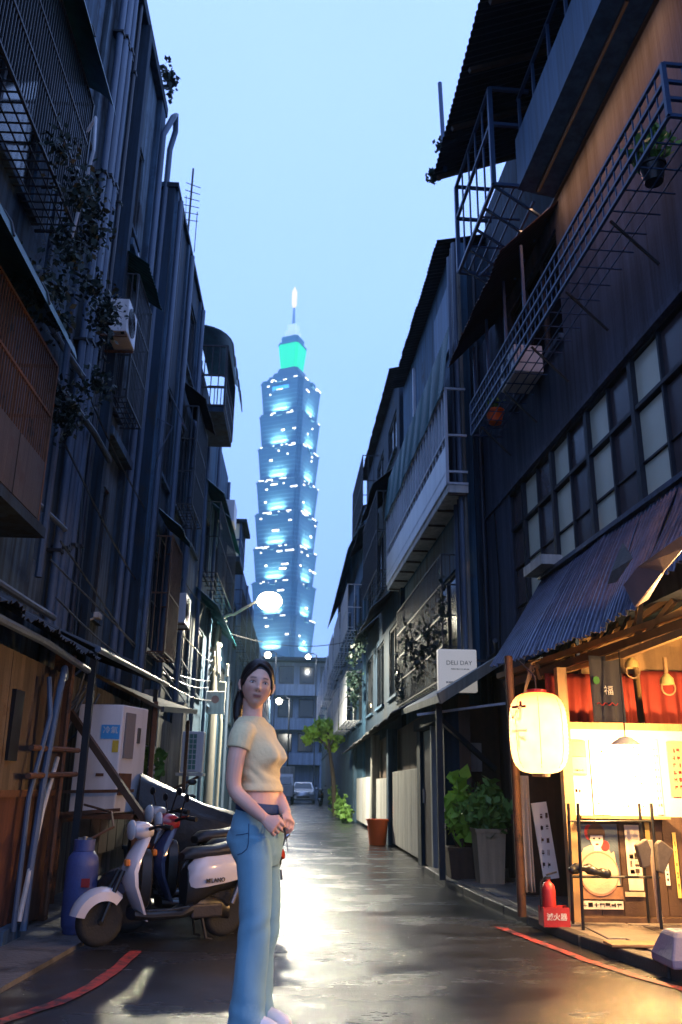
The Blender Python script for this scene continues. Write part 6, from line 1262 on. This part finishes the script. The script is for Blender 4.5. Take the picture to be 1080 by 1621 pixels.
at_ = me.color_attributes.new('tint', 'FLOAT_COLOR', 'POINT'); at_.data.foreach_set('color', np.concatenate([base, np.ones((n, 1))], 1).ravel())
eye_w = mat('eye_white', (.62, .58, .56), .25, var=.02, bump=0); iris_m = mat('dark_iris', (.012, .008, .006), .1, var=.1, bump=0)
for s_ in (-1, 1):
    ew = MB().ell(H2W((s_*.031, .0765, .0055)), (.0125*HS, .006, .0043), 14, 10, HM).build('eye', eye_w, per, smooth='all'); MB().ell(H2W((s_*.031+.001, .0805, .0045)), (.0050, .0035, .0046), 12, 8, HM).build('iris', iris_m, ew, smooth='all')
# hair: cap with strands, side locks, low ponytail
hr = MB(); hr.ell(H2W((0, -.020, .026)), (.086*HS, .102*HS, .112*HS), 40, 28, HM); hr.ell(H2W((-.01, -.07, -.02)), (.062, .06, .075), 24, 16, HM)
hr.tube([H2W((-.03, -.10, .0)), H2W((-.055, -.125, -.03)), H2W((-.066, -.125, -.09)), H2W((-.064, -.115, -.15)), H2W((-.05, -.105, -.21))], [.03, .034, .032, .024, .008], 14)
def lock(pts, r): limb(hr, [H2W(q) for q in pts], r, 8)
for k in range(7):
    a = -.012+.004*k; lock([(a, .075-.003*k, .100), (-.035-.004*k, .078-.008*k, .075-.004*k), (-.064-.002*k, .055-.010*k, .03-.004*k), (-.076, .022-.010*k, -.004-.003*k)], [.006, .009, .009, .004])
    lock([(a+.01, .074-.003*k, .100), (.04+.003*k, .072-.007*k, .078-.004*k), (.066+.001*k, .052-.009*k, .035-.004*k), (.077, .026-.009*k, -.012-.004*k)], [.006, .009, .009, .004])
lock([(.05, .07, .06), (.068, .056, .01), (.071, .048, -.04), (.066, .05, -.075)], [.006, .006, .005, .002]); lock([(-.06, .06, .04), (-.071, .05, .0), (-.072, .042, -.03)], [.005, .004, .0015])
fl = MB()
for k in range(26):
    a = rng.uniform(-1, 1); s0 = np.array([a*.07, rng.uniform(-.05, .05), .10+.02*(1-abs(a))]); e0 = s0+np.array([a*.03+rng.normal()*.012, rng.normal()*.02, rng.uniform(-.10, .02)]); fl.tube([H2W(s0*.95), H2W((s0+e0)/2+(a*.006, 0, .012)), H2W(e0)], [.0012, .001, .0005], 4)
for k in range(14):
    s0 = np.array([-.064+rng.normal()*.01, -.115+rng.normal()*.008, -.14]); fl.tube([H2W(s0), H2W(s0+(rng.normal()*.012, 0, -.05)), H2W(s0+(rng.normal()*.02+.01, 0, -.10))], [.003, .002, .0006], 4)
fl.build('loose_hair', hair_m, per, kind='stuff')
hair = remeshed(hr, 'hair', hair_m, per, .0045, 2)
nt, lt_ = hair_m.node_tree.nodes, hair_m.node_tree.links; tcx = nt.new('ShaderNodeTexCoord'); mpx = nt.new('ShaderNodeMapping'); mpx.inputs['Scale'].default_value = (240, 240, 30); nzx = nt.new('ShaderNodeTexNoise'); nzx.inputs['Scale'].default_value = 1; lt_.new(tcx.outputs['Object'], mpx.inputs[0]); lt_.new(mpx.outputs[0], nzx.inputs['Vector']); bpx = nt.new('ShaderNodeBump'); bpx.inputs['Strength'].default_value = .6; bpx.inputs['Distance'].default_value = .004; lt_.new(nzx.outputs['Fac'], bpx.inputs['Height']); lt_.new(bpx.outputs[0], nt['Principled BSDF'].inputs['Normal'])
MB().ell(H2W((-.084, -.012, -.032)), (.005, .005, .006), 8, 6).build('earring', MT['chrome'], per)
# crop top: torso shell, bust, cap sleeves
sh_ = MB(); sh_.loft([ering(PT(399, 1135), .060, .070, 40), ering(PT(399, 1139), .064, .092, 40), ering(PT(399, 1143), .068, .115, 40), *[ering(PT(x, y), a+.010, b+.005, 40) for y, x, a, b, _ in torso[2:9]], ering(PT(414, 1246), .098, .138, 40), ering(PT(414, 1253), .101, .140, 40)])
limb(sh_, [SHN+rv*-.05+(0, 0, .012), SHN+(-.0, 0, .004), PT(377, 1186, -.152)], [.058, .061, .059]); limb(sh_, [SHF+rv*.05+(0, 0, .01), SHF, PT(424, 1184, .155)], [.058, .064, .06])
sto = remeshed(sh_, 'crop_top', shirt_m, per, .005, 5)
# soft folds pulled across the waist of the top
me = sto.data; n = len(me.vertices); co = np.empty(n*3, 'f'); me.vertices.foreach_get('co', co); co = co.reshape(-1, 3); nr = np.empty(n*3, 'f'); me.vertices.foreach_get('normal', nr); nr = nr.reshape(-1, 3)
bc = PT(408, 1199)-OFF[per.name]; rel = co-bc; ff, lat, vz = rel@fv, rel@rv, rel[:, 2]; sz_ = np.where(vz > 0, .075, .040); wf = 1/(1+np.exp(-(ff-.03)/.02))
push = sum(np.exp(-((lat-s_*.052)/.050)**2) for s_ in (-1, 1))*np.exp(-(vz/sz_)**2)*wf*.052
co += push[:, None]*fv[None, :]-(np.exp(-((vz+.075)/.03)**2)*wf*.006)[:, None]*fv[None, :]
zz = co[:, 2]-co[:, 2].min(); xx = co[:, 0]; am = .0036*np.clip(1-np.abs(zz-.08)/.065, 0, 1)
co += nr*(am*np.sin(zz*95+xx*38+2*np.sin(xx*25)+co[:, 1]*20))[:, None]; me.vertices.foreach_set('co', co.ravel()); me.update()
# jeans: hips, two wide legs, waistband, pocket, drawstring
jn = MB(); jn.loft([ering(PT(411, 1279), .098, .145, 40), ering(PT(409, 1292), .110, .156, 40), ering(PT(407, 1312), .121, .166, 40), ering(PT(406, 1332), .122, .165, 40), ering(PT(407, 1352), .112, .155, 40), ering(PT(409, 1370), .09, .13, 40)])
jn.ell(PT(393, 1326)+rv*.05, (.082, .08, .085), 18, 12); jn.ell(PT(398, 1326)-rv*.06, (.075, .08, .085), 18, 12)
def leg(cs, dy):
    rg = []
    for (y, x, a, b) in cs: rg.append(ering(PT(x, y, dy(y)), a, b, 32))
    jn.loft(rg)
leg([(1325, 400, .09, .082), (1360, 402, .088, .084), (1410, 404, .080, .080), (1450, 404, .074, .076), (1500, 401, .070, .076), (1550, 396, .072, .080), (1600, 392, .080, .088), (1646, 391, .088, .096)], lambda y: -.082)
leg([(1325, 413, .088, .082), (1360, 416, .084, .084), (1410, 420, .076, .080), (1450, 421, .070, .076), (1480, 418, .068, .076), (1510, 411, .060, .076), (1550, 410, .062, .080), (1590, 410, .066, .084), (1612, 409, .074, .088), (1631, 409, .080, .092)], lambda y: .078)
jo = remeshed(jn, 'jeans', jeans_m, per, .0055, 3)
me = jo.data; n = len(me.vertices); co = np.empty(n*3, 'f'); me.vertices.foreach_get('co', co); co = co.reshape(-1, 3); nr = np.empty(n*3, 'f'); me.vertices.foreach_get('normal', nr); nr = nr.reshape(-1, 3)
zz = co[:, 2]; an_ = np.arctan2(co[:, 1], co[:, 0]); low = np.clip((.75-zz)/.5, 0, 1)
co += nr*(.006*low*np.sin(an_*5+zz*6)*np.cos(zz*9)+.003*np.sin(zz*70+an_*3)*np.clip((.22-zz)/.2, 0, 1)+.003*np.sin(zz*45+an_*4)*np.clip(1-np.abs(zz-.86)/.12, 0, 1)+.003*np.sin(zz*55-an_*5)*np.clip(1-np.abs(zz-.47)/.12, 0, 1))[:, None]; me.vertices.foreach_set('co', co.ravel()); me.update()
from mathutils.bvhtree import BVHTree
def drape(pts, obj, off_):          # press a polyline (photo pixels) onto a surface of the figure
    bv = BVHTree.FromPolygons([v.co+Vector(OFF[per.name]) for v in obj.data.vertices], [p.vertices for p in obj.data.polygons]); out = []
    for (px, py) in pts:
        d_ = Vector(ray(px, py)).normalized(); h = bv.ray_cast(Vector(_O), d_)
        if h[0] is not None: out.append(np.array(h[0]-d_*off_))
    return out
pk = drape([(394, 1304), (394, 1320), (393, 1336), (391, 1344), (383, 1351), (376, 1353)], jo, .002)
if len(pk) > 2: MB().tube(pk, .0022, 6).build('pocket_seam', navy_m, per, smooth=True)
pk = drape([(374, 1322), (384, 1321), (393, 1319)], jo, .002)
if len(pk) > 1: MB().tube(pk, .002, 6).build('pocket_seam', navy_m, per, smooth=True)
sm_ = [] and drape([(404, y) for y in range(1350, 1600, 12)], jo, .001)
if len(sm_) > 2: MB().tube(sm_, .0014, 5).build('side_seam', navy_m, per, smooth=True)
MB().loft([ering(PT(413, 1268), .094, .138, 40, tilt=-.18), ering(PT(413, 1269), .103, .148, 40, tilt=-.18), ering(PT(412, 1279), .108, .154, 40, tilt=-.18), ering(PT(411, 1284), .106, .153, 40, tilt=-.16), ering(PT(411, 1284), .09, .14, 40, tilt=-.16)]).build('waistband', navy_m, per, smooth='all')
MB().tube([PT(446, 1290, -.15), PT(451, 1312, -.17), PT(454, 1330, -.17), PT(456, 1350, -.16)], .003, 6).tube([PT(444, 1290, -.15), PT(447, 1306, -.18), PT(452, 1322, -.18), PT(449, 1338, -.17)], .003, 6).build('drawstring', MT['ink'], per)
# shoes, soles on the road
for a_, nm in ((ANN, 0), (ANF, 1)):
    dv = fv if nm else np.array([.95, -.3, 0]); dv = dv/np.linalg.norm(dv); sd = np.array([-dv[1], dv[0], 0]); z0 = rz(a_[0], a_[1])+.004
    def srg(t, hw, h): c_ = np.array([a_[0], a_[1], z0])+dv*t; return [c_+sd*hw*y+zv*h*z for y, z in ((-1, .03), (-1, .4), (-.75, .8), (0, 1), (.75, .8), (1, .4), (1, .03), (0, .03))]
    so = MB().loft([srg(-.07, .02, .05), srg(-.055, .034, .09), srg(0, .036, .09), srg(.05, .04, .082), srg(.11, .042, .066), (srg(.145, .035, .05)), srg(.165, .018, .033)]).build('shoe', shoe_m, per, smooth='all'); MB().loft([[q-zv*.0 for q in srg(t, hw*1.08, .024)] for t, hw in ((-.075, .022), (-.06, .036), (0, .04), (.11, .044), (.148, .037), (.17, .018))]).build('sole', MT['white'], so)
# ================================================================== evening haze: one even box of air round everything
hz_m = bpy.data.materials.new('haze'); hz_m.use_nodes = True; hn, hl = hz_m.node_tree.nodes, hz_m.node_tree.links; hn.clear()
ho = hn.new('ShaderNodeOutputMaterial'); pv_ = hn.new('ShaderNodeVolumePrincipled'); pv_.inputs['Density'].default_value = .00042; pv_.inputs['Color'].default_value = (.52, .86, 1, 1); pv_.inputs['Anisotropy'].default_value = .3
hl.new(pv_.outputs[0], ho.inputs['Volume'])
hzb = MB().box(-400, 400, -60, 1040, -1.2, 520).build('haze', hz_m, None); hzb['kind'] = 'stuff'
